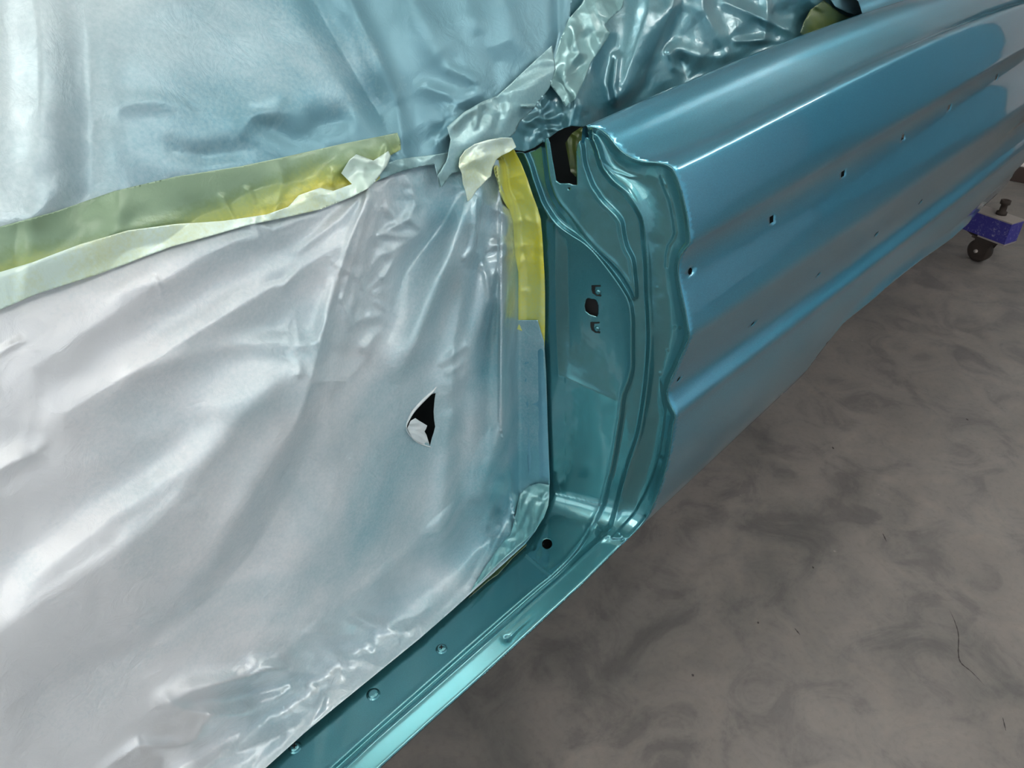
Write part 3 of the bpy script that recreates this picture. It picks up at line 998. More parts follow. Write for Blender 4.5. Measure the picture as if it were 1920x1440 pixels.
LOW_FOLDS = [
    # (points (x, y, mm), width left, width right, sharpness)
    ([(640, 365, 3), (520, 420, 8), (380, 480, 9), (220, 580, 8), (60, 690, 3), (0, 720, 0)], 45, 60, .4),
    ([(690, 380, 4), (640, 455, 7), (540, 520, 9), (400, 605, 9), (260, 690, 7), (120, 775, 4)], 40, 40, .5),
    ([(560, 690, 4), (500, 720, 7), (380, 760, 6), (200, 850, 4), (0, 930, 2)], 60, 120, .1),
    ([(590, 640, 2), (560, 695, 9), (500, 745, 12), (450, 795, 14), (400, 860, 15), (330, 950, 15), (200, 1055, 14), (60, 1145, 12), (-80, 1240, 8)], 130, 62, .35),
    ([(640, 470, 3), (615, 560, 6), (600, 650, 6), (560, 780, 6), (470, 930, 6), (390, 1060, 3), (330, 1150, 0)], 25, 35, .3),
    ([(610, 780, -2), (575, 860, -6), (520, 960, -9), (470, 1040, -11), (400, 1120, -9), (280, 1210, -6), (100, 1290, -3)], 80, 32, .45),
    ([(690, 355, 8), (665, 420, 9), (640, 500, 8), (615, 590, 5), (600, 650, 2)], 14, 16, .7),
    ([(690, 350, 10), (700, 390, 9), (685, 470, 8), (660, 560, 6), (640, 640, 4), (622, 720, 4), (612, 820, 3), (600, 900, 0)], 14, 18, .5),
    ([(680, 370, -6), (650, 440, -5), (630, 520, -3)], 8, 8, .5),
    ([(880, 345, 6), (868, 400, 12), (845, 470, 13), (810, 560, 11), (780, 640, 9), (750, 690, 4), (745, 720, 0)], 22, 26, .4),
    ([(860, 370, -4), (830, 420, -9), (790, 470, -12), (760, 510, -10), (745, 560, -6), (720, 610, -5), (690, 650, 0)], 26, 18, .5),
    ([(905, 360, 4), (893, 420, 8), (885, 470, 8), (868, 500, 7), (866, 560, 5), (850, 640, 5), (846, 720, 5), (850, 800, 3)], 12, 22, .5),
    ([(955, 420, 5), (935, 480, 7), (915, 560, 7), (890, 640, 6), (870, 700, 6), (840, 740, 2)], 18, 26, .4),
    ([(962, 470, 9), (950, 560, 10), (944, 640, 9), (942, 720, 9), (940, 800, 9), (930, 860, 7), (905, 930, 4)], 26, 18, .15),
    ([(965, 620, -4), (962, 700, -6), (958, 800, -7), (948, 860, -7), (925, 920, -6), (905, 970, -3), (890, 1020, 0)], 12, 16, .3),
    ([(848, 790, 3), (838, 900, 5), (825, 1000, 5), (830, 1080, 2)], 40, 22, .2),
    ([(872, 700, -2), (868, 800, -5), (862, 900, -6), (868, 980, -4), (878, 1040, 0)], 18, 18, .1),
    ([(740, 760, 2), (700, 860, 4), (690, 980, 5), (720, 1060, 3)], 50, 60, .0),
    ([(640, 735, 2), (628, 800, 5), (622, 900, 5), (600, 1000, 3)], 40, 50, .1),
    ([(592, 716, 1.5), (620, 713, 2), (650, 716, 1.5), (672, 720, 0)], 4, 5, .8),
    ([(652, 615, 0), (676, 600, 4), (710, 592, 4), (722, 575, 2)], 9, 8, .6),
    ([(726, 590, 4), (710, 625, 6), (684, 651, 5)], 9, 10, .7),
    ([(545, 520, 4), (530, 540, 2)], 12, 8, .8), ([(500, 530, -2), (530, 522, -4), (545, 510, -2)], 10, 6, .7),
    ([(540, 610, 2), (552, 590, 3), (560, 640, 3)], 10, 8, .8),
    ([(478, 418, 1.5), (484, 440, 2.2), (486, 455, 1)], 3, 5, .9), ([(478, 418, 3), (510, 432, 4), (545, 420, 3), (590, 406, 3)], 8, 8, .7),
    ([(400, 470, 1), (440, 452, 2), (520, 445, 2), (600, 420, 1)], 9, 12, .4), ([(290, 520, 2), (302, 540, 2.5), (302, 555, 1)], 4, 4, .9), ([(230, 545, 2), (290, 528, 3), (340, 520, 1)], 14, 16, .3),
    ([(0, 660, 2), (20, 648, 3), (36, 640, 2)], 6, 7, .8), ([(600, 640, 2), (588, 700, 3), (570, 760, 3), (530, 860, 2), (480, 950, 1)], 8, 10, .5),
    ([(700, 620, 2), (694, 660, 3), (660, 700, 2)], 10, 12, .3), ([(830, 680, 2), (850, 665, 4), (872, 650, 3)], 8, 8, .6), ([(838, 700, 2), (858, 690, 3), (868, 678, 2)], 5, 5, .7),
    ([(900, 480, 2), (912, 520, 3), (918, 560, 2)], 5, 5, .8), ([(925, 560, 2), (916, 610, 3), (906, 655, 2)], 4, 5, .8), ([(936, 540, 2), (928, 590, 3), (924, 640, 1)], 4, 4, .8),
    ([(980, 400, 4), (962, 420, 4), (958, 450, 3), (930, 460, 3)], 8, 8, .6), ([(900, 345, 5), (905, 380, 5), (925, 390, 4), (952, 404, 4)], 8, 9, .7), ([(893, 372, 3), (892, 430, 4), (886, 465, 4), (872, 484, 4)], 4, 6, .8),
    ([(0, 1130, 0), (90, 1060, 3), (220, 960, 4), (340, 880, 3), (420, 820, 1)], 30, 26, .1), ([(250, 700, 2), (420, 650, 3), (540, 640, 4), (565, 650, 3)], 20, 26, .3),
    ([(540, 645, 3), (562, 690, 4), (562, 700, 4)], 8, 8, .8), ([(0, 880, 3), (40, 860, 4), (62, 850, 2)], 22, 14, .4),
    ([(640, 560, 3), (652, 585, 5), (658, 612, 4)], 5, 7, .8), ([(620, 590, -3), (634, 560, -5), (640, 520, -4)], 7, 7, .5), ([(560, 650, 2), (600, 640, 4), (612, 600, 3)], 9, 9, .6),
    ([(688, 372, 7), (655, 450, 7), (628, 540, 6), (606, 620, 4)], 7, 9, .8), ([(700, 360, 6), (672, 450, 7), (650, 530, 6), (640, 560, 4)], 6, 8, .8), ([(680, 365, 4), (640, 410, 5), (600, 440, 4), (560, 470, 2)], 8, 10, .6),
    ([(712, 350, 4), (706, 400, 6), (700, 440, 5), (716, 470, 3)], 7, 7, .8), ([(735, 330, 3), (720, 350, 6), (728, 395, 6), (745, 420, 4)], 8, 8, .7), ([(760, 330, 4), (772, 350, 6), (778, 385, 6), (766, 410, 5), (790, 430, 4)], 8, 8, .8),
    ([(712, 440, 5), (740, 425, 6), (768, 410, 5)], 6, 8, .8), ([(714, 440, 5), (745, 442, 5), (775, 444, 4), (796, 440, 3)], 5, 6, .8), ([(690, 510, 3), (712, 480, 5), (740, 468, 5), (765, 455, 3)], 8, 9, .7), ([(720, 520, 4), (732, 500, 5), (742, 480, 4)], 6, 8, .7),
    # glossy creases along the sill
    ([(320, 1316, 7), (360, 1296, 8), (420, 1280, 7), (480, 1262, 5), (540, 1256, 3)], 20, 14, .6),
    ([(320, 1318, 6), (350, 1332, 6), (400, 1340, 5), (470, 1342, 3)], 12, 10, .7),
    ([(330, 1318, -3), (420, 1312, -6), (520, 1290, -6), (600, 1268, -3)], 16, 20, .2),
    ([(480, 1245, 3), (520, 1255, 6), (580, 1262, 5), (640, 1265, 4)], 14, 10, .5),
    ([(548, 1170, 2), (570, 1186, 5), (620, 1192, 5), (664, 1190, 5), (690, 1212, 3)], 16, 12, .6),
    ([(550, 1200, 0), (600, 1215, 4), (640, 1240, 6), (640, 1270, 4), (600, 1310, 3)], 14, 12, .5),
    ([(666, 1156, 6), (700, 1174, 6), (740, 1184, 5), (762, 1184, 4)], 10, 9, .7),
    ([(762, 1180, 5), (785, 1168, 6), (795, 1195, 4)], 8, 8, .7),
    ([(800, 1140, -3), (782, 1155, -4), (765, 1178, -4)], 8, 8, .5),
    ([(845, 1125, 4), (820, 1150, 4), (800, 1175, 3)], 8, 10, .6),
    ([(700, 1180, -3), (706, 1210, -5), (700, 1235, -3)], 10, 8, .5),
    ([(640, 1240, 3), (680, 1238, 5), (712, 1252, 3)], 7, 8, .8),
    ([(545, 1290, 5), (560, 1320, 4), (600, 1330, 3), (640, 1320, 3)], 12, 10, .7),
    ([(430, 1400, 4), (480, 1340, 7), (545, 1292, 7), (600, 1285, 3)], 22, 14, .5),
    ([(606, 1306, 5), (600, 1330, 5), (580, 1360, 4), (560, 1378, 3)], 4, 5, .8),
    ([(200, 1440, 4), (260, 1400, 7), (330, 1400, 5), (400, 1385, 2)], 14, 12, .6),
    ([(330, 1440, -4), (420, 1390, -6), (500, 1340, -5)], 20, 18, .2),
    ([(340, 1470, 5), (430, 1420, 8), (520, 1380, 6)], 20, 14, .4),
    ([(470, 1440, 3), (500, 1400, 4), (560, 1360, 3)], 8, 8, .6),
    ([(280, 1210, 1), (360, 1170, 3), (440, 1120, 2)], 50, 40, 0),
    # crumples by the lower corner of the post
    ([(983, 915, 5), (965, 940, 7), (955, 985, 6), (958, 1010, 4)], 12, 9, .6),
    ([(935, 905, 4), (920, 950, 5), (905, 1010, 5), (895, 1060, 3)], 12, 12, .5),
    ([(930, 985, 5), (915, 1030, 6), (890, 1070, 4), (870, 1110, 2)], 8, 9, .7),
    ([(945, 1010, 5), (935, 1030, 5), (925, 1045, 3)], 7, 7, .7),
    ([(868, 1100, 2), (885, 1085, 4), (900, 1095, 2)], 5, 5, .8),
]


def low_h(P):
    h = np.full(len(P), 0.002)
    for pts, wl, wr, sh in LOW_FOLDS:
        h += fold(P, pts, wl, wr, sh) * (2.2 if max(wl, wr) > 19 else 1.15)
    x, y = P[:, 0], P[:, 1]
    # crumpled patches
    m1 = np.exp(-(((x - 740) / 75) ** 2 + ((y - 410) / 90) ** 2) ** 1.5)
    h += 0.010 * m1 * (crumple(P, 34, 11) - .5)
    m2 = np.exp(-(((x - 690) / 70) ** 2 + ((y - 530) / 90) ** 2) ** 1.5)
    h += 0.006 * m2 * (crumple(P, 30, 12) - .5)
    m3 = np.exp(-(((x - 935) / 55) ** 2 + ((y - 470) / 130) ** 2) ** 1.5)
    h += 0.006 * m3 * (crumple(P, 28, 13) - .5)
    m4 = np.exp(-(((x - 960) / 60) ** 2 + ((y - 980) / 60) ** 2))
    h += 0.007 * m4 * (crumple(P, 20, 14) - .5)
    m6 = np.exp(-(((x - 740) / 190) ** 2 + ((y - 560) / 190) ** 2) ** 2)
    h += 0.0045 * m6 * (crumple(P, 62, 19, 8, .25) - .5)
    dE = seg_dist(P, LOW_EDGE[:9])[0]
    m5 = np.exp(-(dE / 110) ** 2) * sstep(x, 900, 700)
    h += 0.013 * m5 * (crumple(P, 64, 15, 7, .3) - .5) + 0.004 * m5 * (crumple(P, 24, 16, 7, .3) - .5)
    h += 0.0035 * (vnoise(P, 330, 8)) * sstep(x, 980, 850)
    h += 0.0012 * (crumple(P, 70, 17, 9) - .5) * sstep(x, 1000, 950)
    # the border lies flat along the post and the sill
    h *= 1 - 0.75 * sstep(x, 962, 990) * sstep(y, 940, 880) 
    h *= 0.25 + 0.75 * sstep(dE, 0, 25)
    return h + 0.002


lower = sheet('masking_paper', low_poly, T_low, low_h, PAPER_LOW, None, step=3.0, holes=[TEAR], thick=0.0002, loc=(0.5, 0.64, 0.47))
tag(lower, 'large pale creased paper sheet below the yellow-green tape, torn near the door post', 'masking paper')


def on_sheet(Tf, hf, px, py, lift=0.0):
    P = np.array([[px, py]], float); D = dirs([px], [py])
    t = Tf(D, P)[0] - (hf(P)[0] + lift) / (0.8 * np.linalg.norm(D))
    return np.array([0, 0, CAMZ]) + D[0] * t


FLAP = [(764, 803), (770, 789), (779, 784), (786, 789), (793, 793), (801, 798), (799, 804), (796, 809), (800, 816), (803, 826), (806, 836), (795, 833), (783, 828), (772, 820)]
FLAP_M = m_paper('torn_paper_underside', (0.60, 0.66, 0.68), (0.45, 0.60, 0.66), 0.5, 1.2, 0.6, 1.0, None, 0.0, 0.0, crinkle=.2)
sheet('torn_flap', FLAP, T_low, lambda P: low_h(P) + 0.0035 + 0.007 * (crumple(P, 16, 4) - .35) - 0.004 * sstep(P[:, 0], 785, 802), FLAP_M, lower, step=1.6, thick=0.0002)
rim = spline([(818, 725), (812, 733), (800, 744), (786, 758), (774, 772), (766, 787), (762, 801), (768, 815), (783, 829), (800, 836), (807, 838)], 4)
pts = [on_sheet(T_low, low_h, q[0], q[1], 0.002) for q in rim]
n2_ = len(pts)
mesh_obj('curled_tear_edge', *tube(pts, [0.0005 + 0.0019 * math.sin(math.pi * min(1, (k + 1) / (n2_ * .62))) ** .7 if k < n2_ * .6 else 0.0009 for k in range(n2_)]), FLAP_M, lower)

up_poly = [(-120, -120), (1085, -120), (1075, -20), (1068, 40), (1062, 70), (1045, 130), (1010, 180), (985, 215), (960, 245), (940, 285), (900, 300), (850, 302), (760, 315), (690, 330), (640, 345), (530, 375), (400, 415), (215, 470), (0, 520), (-120, 560)]
UP_FOLDS = [
    ([(70, -60, 10), (85, 100, 11), (85, 250, 10), (60, 380, 6)], 120, 50, .2),
    ([(150, -60, -4), (160, 100, -7), (165, 250, -9), (165, 360, -7)], 40, 50, .1),
    ([(300, -60, 6), (290, 60, 6), (300, 160, 5), (330, 260, 3)], 80, 130, .0),
    ([(560, -60, -6), (610, 40, -9), (670, 140, -12), (715, 215, -13), (740, 262, -8)], 60, 20, .4),
    ([(630, -60, 6), (662, 20, 9), (705, 110, 10), (740, 190, 9), (752, 262, 8), (756, 300, 5)], 18, 30, .4),
    ([(760, -60, 3), (780, 20, 6), (830, 90, 7), (885, 150, 5), (915, 175, 2)], 30, 30, .2),
    ([(860, -60, 4), (880, 20, 6), (915, 90, 6), (930, 140, 3)], 22, 26, .3),
    ([(810, 60, -2), (850, 110, -6), (885, 160, -6)], 18, 16, .2),
    ([(950, 20, 5), (962, 70, 6), (990, 110, 3)], 26, 30, .2),
    ([(905, 70, -3), (925, 120, -5), (930, 165, -4)], 16, 16, .2),
    ([(460, 235, 5), (480, 215, 6), (520, 208, 6), (550, 216, 2)], 20, 26, .4),
    ([(480, 236, -3), (510, 240, -6), (545, 262, -4)], 20, 20, .1),
    ([(580, 262, -3), (600, 235, -7), (640, 228, -6), (665, 222, 0)], 24, 18, .4),
    ([(230, 195, 3), (290, 190, 4), (340, 200, 2)], 16, 22, .3),
    ([(330, 285, -3), (380, 292, -5), (440, 285, -4), (480, 272, 0)], 22, 18, .1),
    ([(0, 410, 2), (60, 405, 6), (110, 360, 3)], 26, 22, .3),
    ([(845, 130, 3), (870, 140, 6), (890, 155, 7), (895, 175, 6), (860, 195, 5), (830, 228, 5)], 12, 12, .6),
    ([(770, 165, 0), (800, 165, 5), (840, 178, 5)], 10, 14, .5),
    ([(735, 262, -6), (742, 285, -9), (752, 300, -5)], 8, 6, .6),
    ([(800, 262, -2), (820, 262, -6), (835, 225, -6)], 14, 10, .5),
    ([(820, 265, 8), (840, 250, 9), (855, 225, 6)], 8, 10, .6),
    ([(620, 330, 4), (665, 295, 7), (690, 300, 6), (725, 300, 4)], 14, 12, .5),
    ([(725, 278, 5), (720, 295, 5), (722, 310, 4)], 6, 6, .7),
    ([(1045, -60, -6), (1046, 60, -10), (1035, 110, -8)], 10, 10, .4),
]


def T_up(D, P):
    tj = T_jamb(D) - 0.004 / np.linalg.norm(D, axis=1)
    return smin(T_paper(D), np.where(P[:, 1] > 200, tj, 9.0), 0.00002) - 0.002 / np.linalg.norm(D, axis=1)


def up_h(P):
    h = np.full(len(P), 0.004)
    for pts, wl, wr, sh in UP_FOLDS:
        h += fold(P, pts, wl, wr, sh) * (1.6 if max(wl, wr) > 28 else 1.0)
    x, y = P[:, 0], P[:, 1]
    m1 = np.exp(-(((x - 860) / 110) ** 2 + ((y - 240) / 70) ** 2) ** 1.5)
    h += 0.009 * m1 * (crumple(P, 50, 31) - .5)
    h += 0.002 * vnoise(P, 300, 18)
    h += 0.0006 * (crumple(P, 60, 37, 9) - .5)
    return h + 0.003


upper = sheet('masking_paper', up_poly, T_up, up_h, PAPER_UP, None, step=3.2, thick=0.0002, loc=(0.4, 0.68, 1.17))
tag(upper, 'large blue-green tinted paper sheet above the yellow-green tape, soft folds', 'masking paper')

# ---- the long tape joining both sheets
tp_poly = [(-120, 455), (0, 425), (100, 398), (215, 358), (330, 331), (450, 312), (530, 295), (640, 270), (700, 258), (745, 249), (750, 262), (752, 280), (735, 290), (715, 300), (720, 315), (712, 335), (690, 352), (660, 368), (600, 392), (530, 408), (470, 420), (400, 440), (320, 462), (180, 515), (70, 550), (0, 580), (-120, 622)]
TP_FOLDS = [
    ([(-100, 560, 5), (60, 500, 6), (215, 440, 6), (330, 415, 4), (420, 410, 3), (520, 385, 6), (600, 352, 7), (680, 318, 6)], 16, 40, .3),
    ([(418, 370, 4), (428, 390, 6), (438, 412, 2)], 5, 8, .7), ([(466, 357, 4), (475, 375, 3)], 5, 7, .7), ([(620, 322, 4), (625, 345, 7), (634, 358, 3)], 7, 5, .8),
    ([(520, 300, 2), (530, 340, 5), (515, 400, 4)], 10, 16, .4), ([(220, 350, 3), (225, 400, 6), (215, 440, 2)], 20, 18, .3),
    ([(690, 300, 4), (680, 330, 7), (690, 350, 4)], 10, 10, .6), ([(640, 280, 3), (650, 300, 4)], 12, 12, .4),
]


def tp_h(P):
    h = np.full(len(P), 0.007)
    for pts, wl, wr, sh in TP_FOLDS:
        h += fold(P, pts, wl, wr, sh)
    h += 0.006 * (crumple(P, 55, 41) - .5) * sstep(P[:, 0], 450, 700)
    return h + 0.0012 * vnoise(P, 200, 6)


T_pp = lambda D, P: T_paper(D)


def up_soft(P):
    h = np.zeros(len(P))
    for pts, wl, wr, sh in UP_FOLDS[:6]:
        h += fold(P, pts, wl, wr, sh)
    return np.clip(h, 0, None)


tape = sheet('masking_tape', tp_poly, T_pp, lambda P: np.maximum(up_h(P) + 0.003, low_h(P)) * 1.0 + tp_h(P) * 0.6, TAPE_G, None, step=3.0, thick=0.0002, loc=(0.3, 0.65, 1.2))
tag(tape, 'long yellow-green tape running from the left edge of the picture to the gathered knot', 'masking tape')

# ---- yellow tape on the door post
y_poly = [(930, 333), (936, 358), (945, 378), (953, 392), (960, 414), (958, 439), (964, 478), (969, 511), (968, 550), (969, 617), (982, 622), (994, 631), (1010, 640), (1021, 653), (1022, 600), (1022, 550), (1021, 517), (1018, 460), (1014, 411), (1008, 390), (1000, 369), (989, 336), (978, 308), (968, 288), (962, 277), (945, 285), (930, 300), (925, 318)]
Y_FOLDS = [([(940, 340, 2), (965, 330, 4), (985, 325, 3)], 6, 7, .6), ([(950, 385, 1), (975, 372, 3), (995, 385, 2)], 6, 6, .6), ([(965, 420, 2), (985, 412, 4), (1005, 418, 2)], 6, 7, .6),
           ([(962, 470, 2), (980, 462, 5), (995, 462, 2)], 6, 9, .6), ([(968, 505, 2), (980, 490, 4), (990, 475, 3)], 6, 7, .6), ([(970, 548, 2), (985, 545, 3)], 5, 6, .7),
           ([(975, 345, 3), (988, 350, 4), (1002, 385, 4), (1010, 440, 3), (1014, 520, 3), (1013, 600, 2)], 8, 8, .3), ([(1000, 640, 2), (1012, 625, 3)], 4, 4, .7)]


def y_h(P):
    h = np.full(len(P), 0.008)
    for pts, wl, wr, sh in Y_FOLDS:
        h += fold(P, pts, wl, wr, sh)
    e = sstep(P[:, 1], 560, 440)
    return h + 0.008 * (crumple(P, 30, 51) - .5) * e + 0.0015 * (crumple(P, 22, 52) - .5)


T_post = lambda D, P: T_jamb(D)
Y_LEFT = [(930, 315), (936, 358), (945, 378), (953, 392), (960, 414), (958, 439), (964, 478), (969, 511), (968, 550), (969, 617)]


def T_yellow(D, P):      # the strip bridges from the paper to the post
    w_ = sstep(seg_dist(P, Y_LEFT)[0], 0, 22)
    return T_jamb(D) * w_ + np.minimum(T_low(D, P), T_jamb(D)) * (1 - w_)


yt = sheet('masking_tape', y_poly, T_yellow, y_h, TAPE_Y, None, step=2.4, thick=0.0002, loc=tuple(on_jamb(1000, 450)[0]))
tag(yt, 'bright yellow wrinkled tape strip down the edge of the door post', 'masking tape')

# ---- gathered pieces at the knot
kp = [(820, 330), (838, 300), (845, 262), (838, 238), (870, 210), (905, 190), (932, 180), (965, 150), (1005, 112), (1035, 85), (1042, 130), (1030, 165), (1000, 205), (975, 228), (965, 250), (940, 268), (930, 285), (900, 300), (870, 320), (848, 325), (828, 352), (822, 334)]
K_F = [([(860, 290, 3), (900, 255, 6), (950, 210, 6), (1000, 160, 5), (1035, 120, 3)], 26, 26, .2), ([(895, 195, 4), (897, 215, 6), (892, 235, 3)], 5, 7, .6), ([(930, 240, -3), (938, 215, -5), (935, 190, -3)], 12, 10, .3),
       ([(850, 235, 5), (870, 215, 6), (905, 195, 4)], 8, 10, .6)]


def k_h(P):
    h = np.full(len(P), 0.020)
    for pts, wl, wr, sh in K_F:
        h += fold(P, pts, wl, wr, sh)
    return h + 0.005 * (crumple(P, 45, 61) - .5)


kt = sheet('masking_tape', kp, T_up, k_h, TAPE_B, None, step=2.6, thick=0.0002, loc=(0.8, 0.68, 1.16))
tag(kt, 'blue-grey tape strip slanting up from the knot across the paper', 'masking tape')

TAPE_W = m_paper('masking_tape_pale', (0.58, 0.74, 0.68), (0.50, 0.54, 0.10), 0.60, 0.92, 0.35, 12.0, None, 0.15, 0.7, crinkle=.15)
TAPE_BLUE = m_paper('masking_tape_blue_coated', (0.20, 0.42, 0.52), (0.10, 0.30, 0.40), 0.3, 0.8, 0.38, 4.0, None, 0.3, 0.25, crinkle=.15)
TAPE_OLIVE = m_paper('masking_tape_olive', (0.10, 0.13, 0.012), (0.03, 0.07, 0.04), 0.4, 0.75, 0.35, 6.0, None, 0.15, 0.5, crinkle=.15)

# pale lower strip of the long joint
pale = [(-120, 545), (0, 510), (60, 492), (150, 458), (240, 432), (330, 420), (420, 414), (500, 402), (540, 388), (560, 366), (600, 352), (625, 358), (660, 345), (640, 325), (655, 300), (668, 289), (700, 301), (728, 283), (733, 292), (726, 310), (715, 325), (700, 345), (690, 353), (660, 369), (600, 393), (530, 409), (470, 421), (400, 441), (320, 463), (180, 516), (70, 551), (0, 581), (-120, 623)]


def pale_h(P):
    e = sstep(P[:, 0], 480, 640)
    h = np.maximum(up_h(P) + 0.003, low_h(P)) + tp_h(P) * 0.6 + 0.003 + 0.012 * e * (crumple(P, 48, 91, 7, .3) - .4)
    return h + fold(P, [(625, 330, 3), (660, 295, 7), (690, 305, 6)], 9, 9, .6) + fold(P, [(700, 300, 4), (718, 318, 7), (700, 340, 5)], 7, 8, .6)


o = sheet('masking_tape', pale, T_pp, pale_h, TAPE_W, None, step=2.8, thick=0.0002, loc=(0.32, 0.65, 1.15))
tag(o, 'whitish green tape strip overlapping the lower half of the long yellow-green tape', 'masking tape')

# pale strip from the knot back to the long tape
br = [(700, 326), (722, 308), (745, 299), (780, 294), (815, 290), (850, 284), (890, 272), (940, 262), (962, 262), (968, 274), (940, 292), (905, 300), (868, 300), (850, 318), (838, 328), (829, 346), (824, 353), (821, 335), (815, 308), (790, 312), (760, 319), (730, 330), (706, 340)]


def br_h(P):
    return np.maximum(up_h(P) + 0.003, low_h(P)) + 0.004 + 0.010 * (crumple(P, 44, 94, 7, .3) - .45) + fold(P, [(800, 300, 3), (830, 280, 4), (900, 272, 4), (950, 268, 3)], 10, 10, .5)


o = sheet('masking_tape', br, T_up, br_h, TAPE_B, None, step=2.4, thick=0.0002, loc=(0.7, 0.67, 1.15))
tag(o, 'grey-green tape with small pointed tip hanging over pale paper left of the knot', 'masking tape')

k2 = [(862, 296), (872, 282), (890, 270), (915, 262), (940, 258), (960, 258), (968, 276), (955, 285), (940, 292), (930, 300), (923, 318), (921, 330), (908, 342), (893, 358), (884, 372), (877, 378), (874, 362), (868, 345), (866, 325), (860, 312)]
T_knot = lambda D, P: np.minimum(T_up(D, P), T_jamb(D) - 0.01 / np.linalg.norm(D, axis=1))


def k2_h(P):
    return 0.026 + 0.016 * (crumple(P, 34, 71, 8, .3) - .5) + fold(P, [(865, 300, 3), (900, 300, 5), (935, 285, 4)], 12, 12, .5) + fold(P, [(868, 322, -2), (890, 316, -4), (910, 330, -2)], 7, 6, .4)


kt2 = sheet('masking_tape', k2, T_knot, k2_h, TAPE_W, None, step=2.0, thick=0.0002, loc=(0.82, 0.68, 1.14))
tag(kt2, 'short pale yellow-white shiny tape patch hanging to a point beside the yellow tape', 'masking tape')

# blue coated strip on the post below the yellow one, with a seam
bl = [(968, 612), (982, 620), (994, 629), (1012, 642), (1021, 656), (1024, 700), (1027, 800), (1031, 905), (1012, 906), (992, 913), (990, 880), (984, 780), (976, 700), (970, 650)]


def bl_h(P):
    h = np.full(len(P), 0.0105) + fold(P, [(983, 640, .8), (986, 720, .8), (991, 800, .8), (993, 900, .6)], 1.6, 1.6, .8)
    for a in ([(960, 728, 1), (975, 718, 2.4), (986, 712, 1)], [(975, 684, 1), (990, 680, 1.5)], [(985, 757, .6), (1015, 758, .8)]):
        h += fold(P, a, 4, 4, .7)
    return h + fold(P, [(1012, 660, 1.5), (1016, 760, 1.5), (1020, 890, 1.5)], 10, 6, .2) + 0.0012 * (crumple(P, 40, 97) - .5)


o = sheet('masking_tape', bl, T_post, bl_h, TAPE_BLUE, None, step=2.4, thick=0.0002, loc=tuple(on_jamb(1005, 780)[0]))
tag(o, 'flat blue coated tape strip with a straight seam, right below the yellow strip', 'masking tape')

# crinkled shiny piece in the lower corner and the olive sliver along the sill
cn = [(975, 925), (992, 911), (1010, 906), (1030, 909), (1030, 930), (1028, 948), (1020, 970), (1003, 996), (985, 1013), (965, 1030), (935, 1056), (900, 1092), (880, 1112), (905, 1070), (935, 1025), (958, 1000), (968, 960)]


def cn_h(P):
    return 0.012 + 0.016 * (crumple(P, 26, 101, 8, .3) - .5) * sstep(sdist(P, cn), -2, 10) + fold(P, [(994, 916, 3), (1010, 911, 4), (1028, 914, 3)], 4, 4, .6) + fold(P, [(996, 935, 1), (1012, 941, 3), (1026, 940, 2)], 3, 3, .6) + fold(P, [(993, 945, 2), (1000, 975, 3), (1008, 985, 2)], 3, 4, .6)


o = sheet('masking_tape', cn, T_low, lambda P: cn_h(P) * 0.8 + low_h(P) * 0.6, TAPE_B, None, step=2.0, thick=0.0002, loc=tuple(on_jamb(1000, 970)[0]))
o.data.materials[0] = m_paper('masking_tape_wet_teal', (0.28, 0.52, 0.52), (0.14, 0.36, 0.40), 0.3, 0.8, 0.3, 2.0, None, 0.45, 0.8, crinkle=.1)
tag(o, 'crinkled shiny teal tape curling round the lower corner of the door post', 'masking tape')
ol = [(884, 1112), (900, 1096), (927, 1069), (960, 1038), (985, 1016), (988, 1022), (962, 1046), (934, 1077), (915, 1090), (898, 1105), (878, 1122)]
o = sheet('masking_tape', ol, T_post, lambda P: 0.0055 + 0.002 * (crumple(P, 20, 111) - .5), TAPE_OLIVE, None, step=2.0, thick=0.0002, loc=tuple(on_jamb(930, 1070)[0]))
tag(o, 'narrow olive sliver of tape along the inner edge of the sill near the corner', 'masking tape')

# tape over the crumpled paper
t3 = [(1032, 160), (1040, 110), (1052, 70), (1066, 36), (1090, 8), (1110, -30), (1175, -40), (1168, 14), (1150, 30), (1134, 46), (1145, 62), (1128, 90), (1108, 118), (1096, 150), (1078, 186), (1060, 200), (1048, 180)]
T_c3 = lambda D, P: T_cr(D, P)
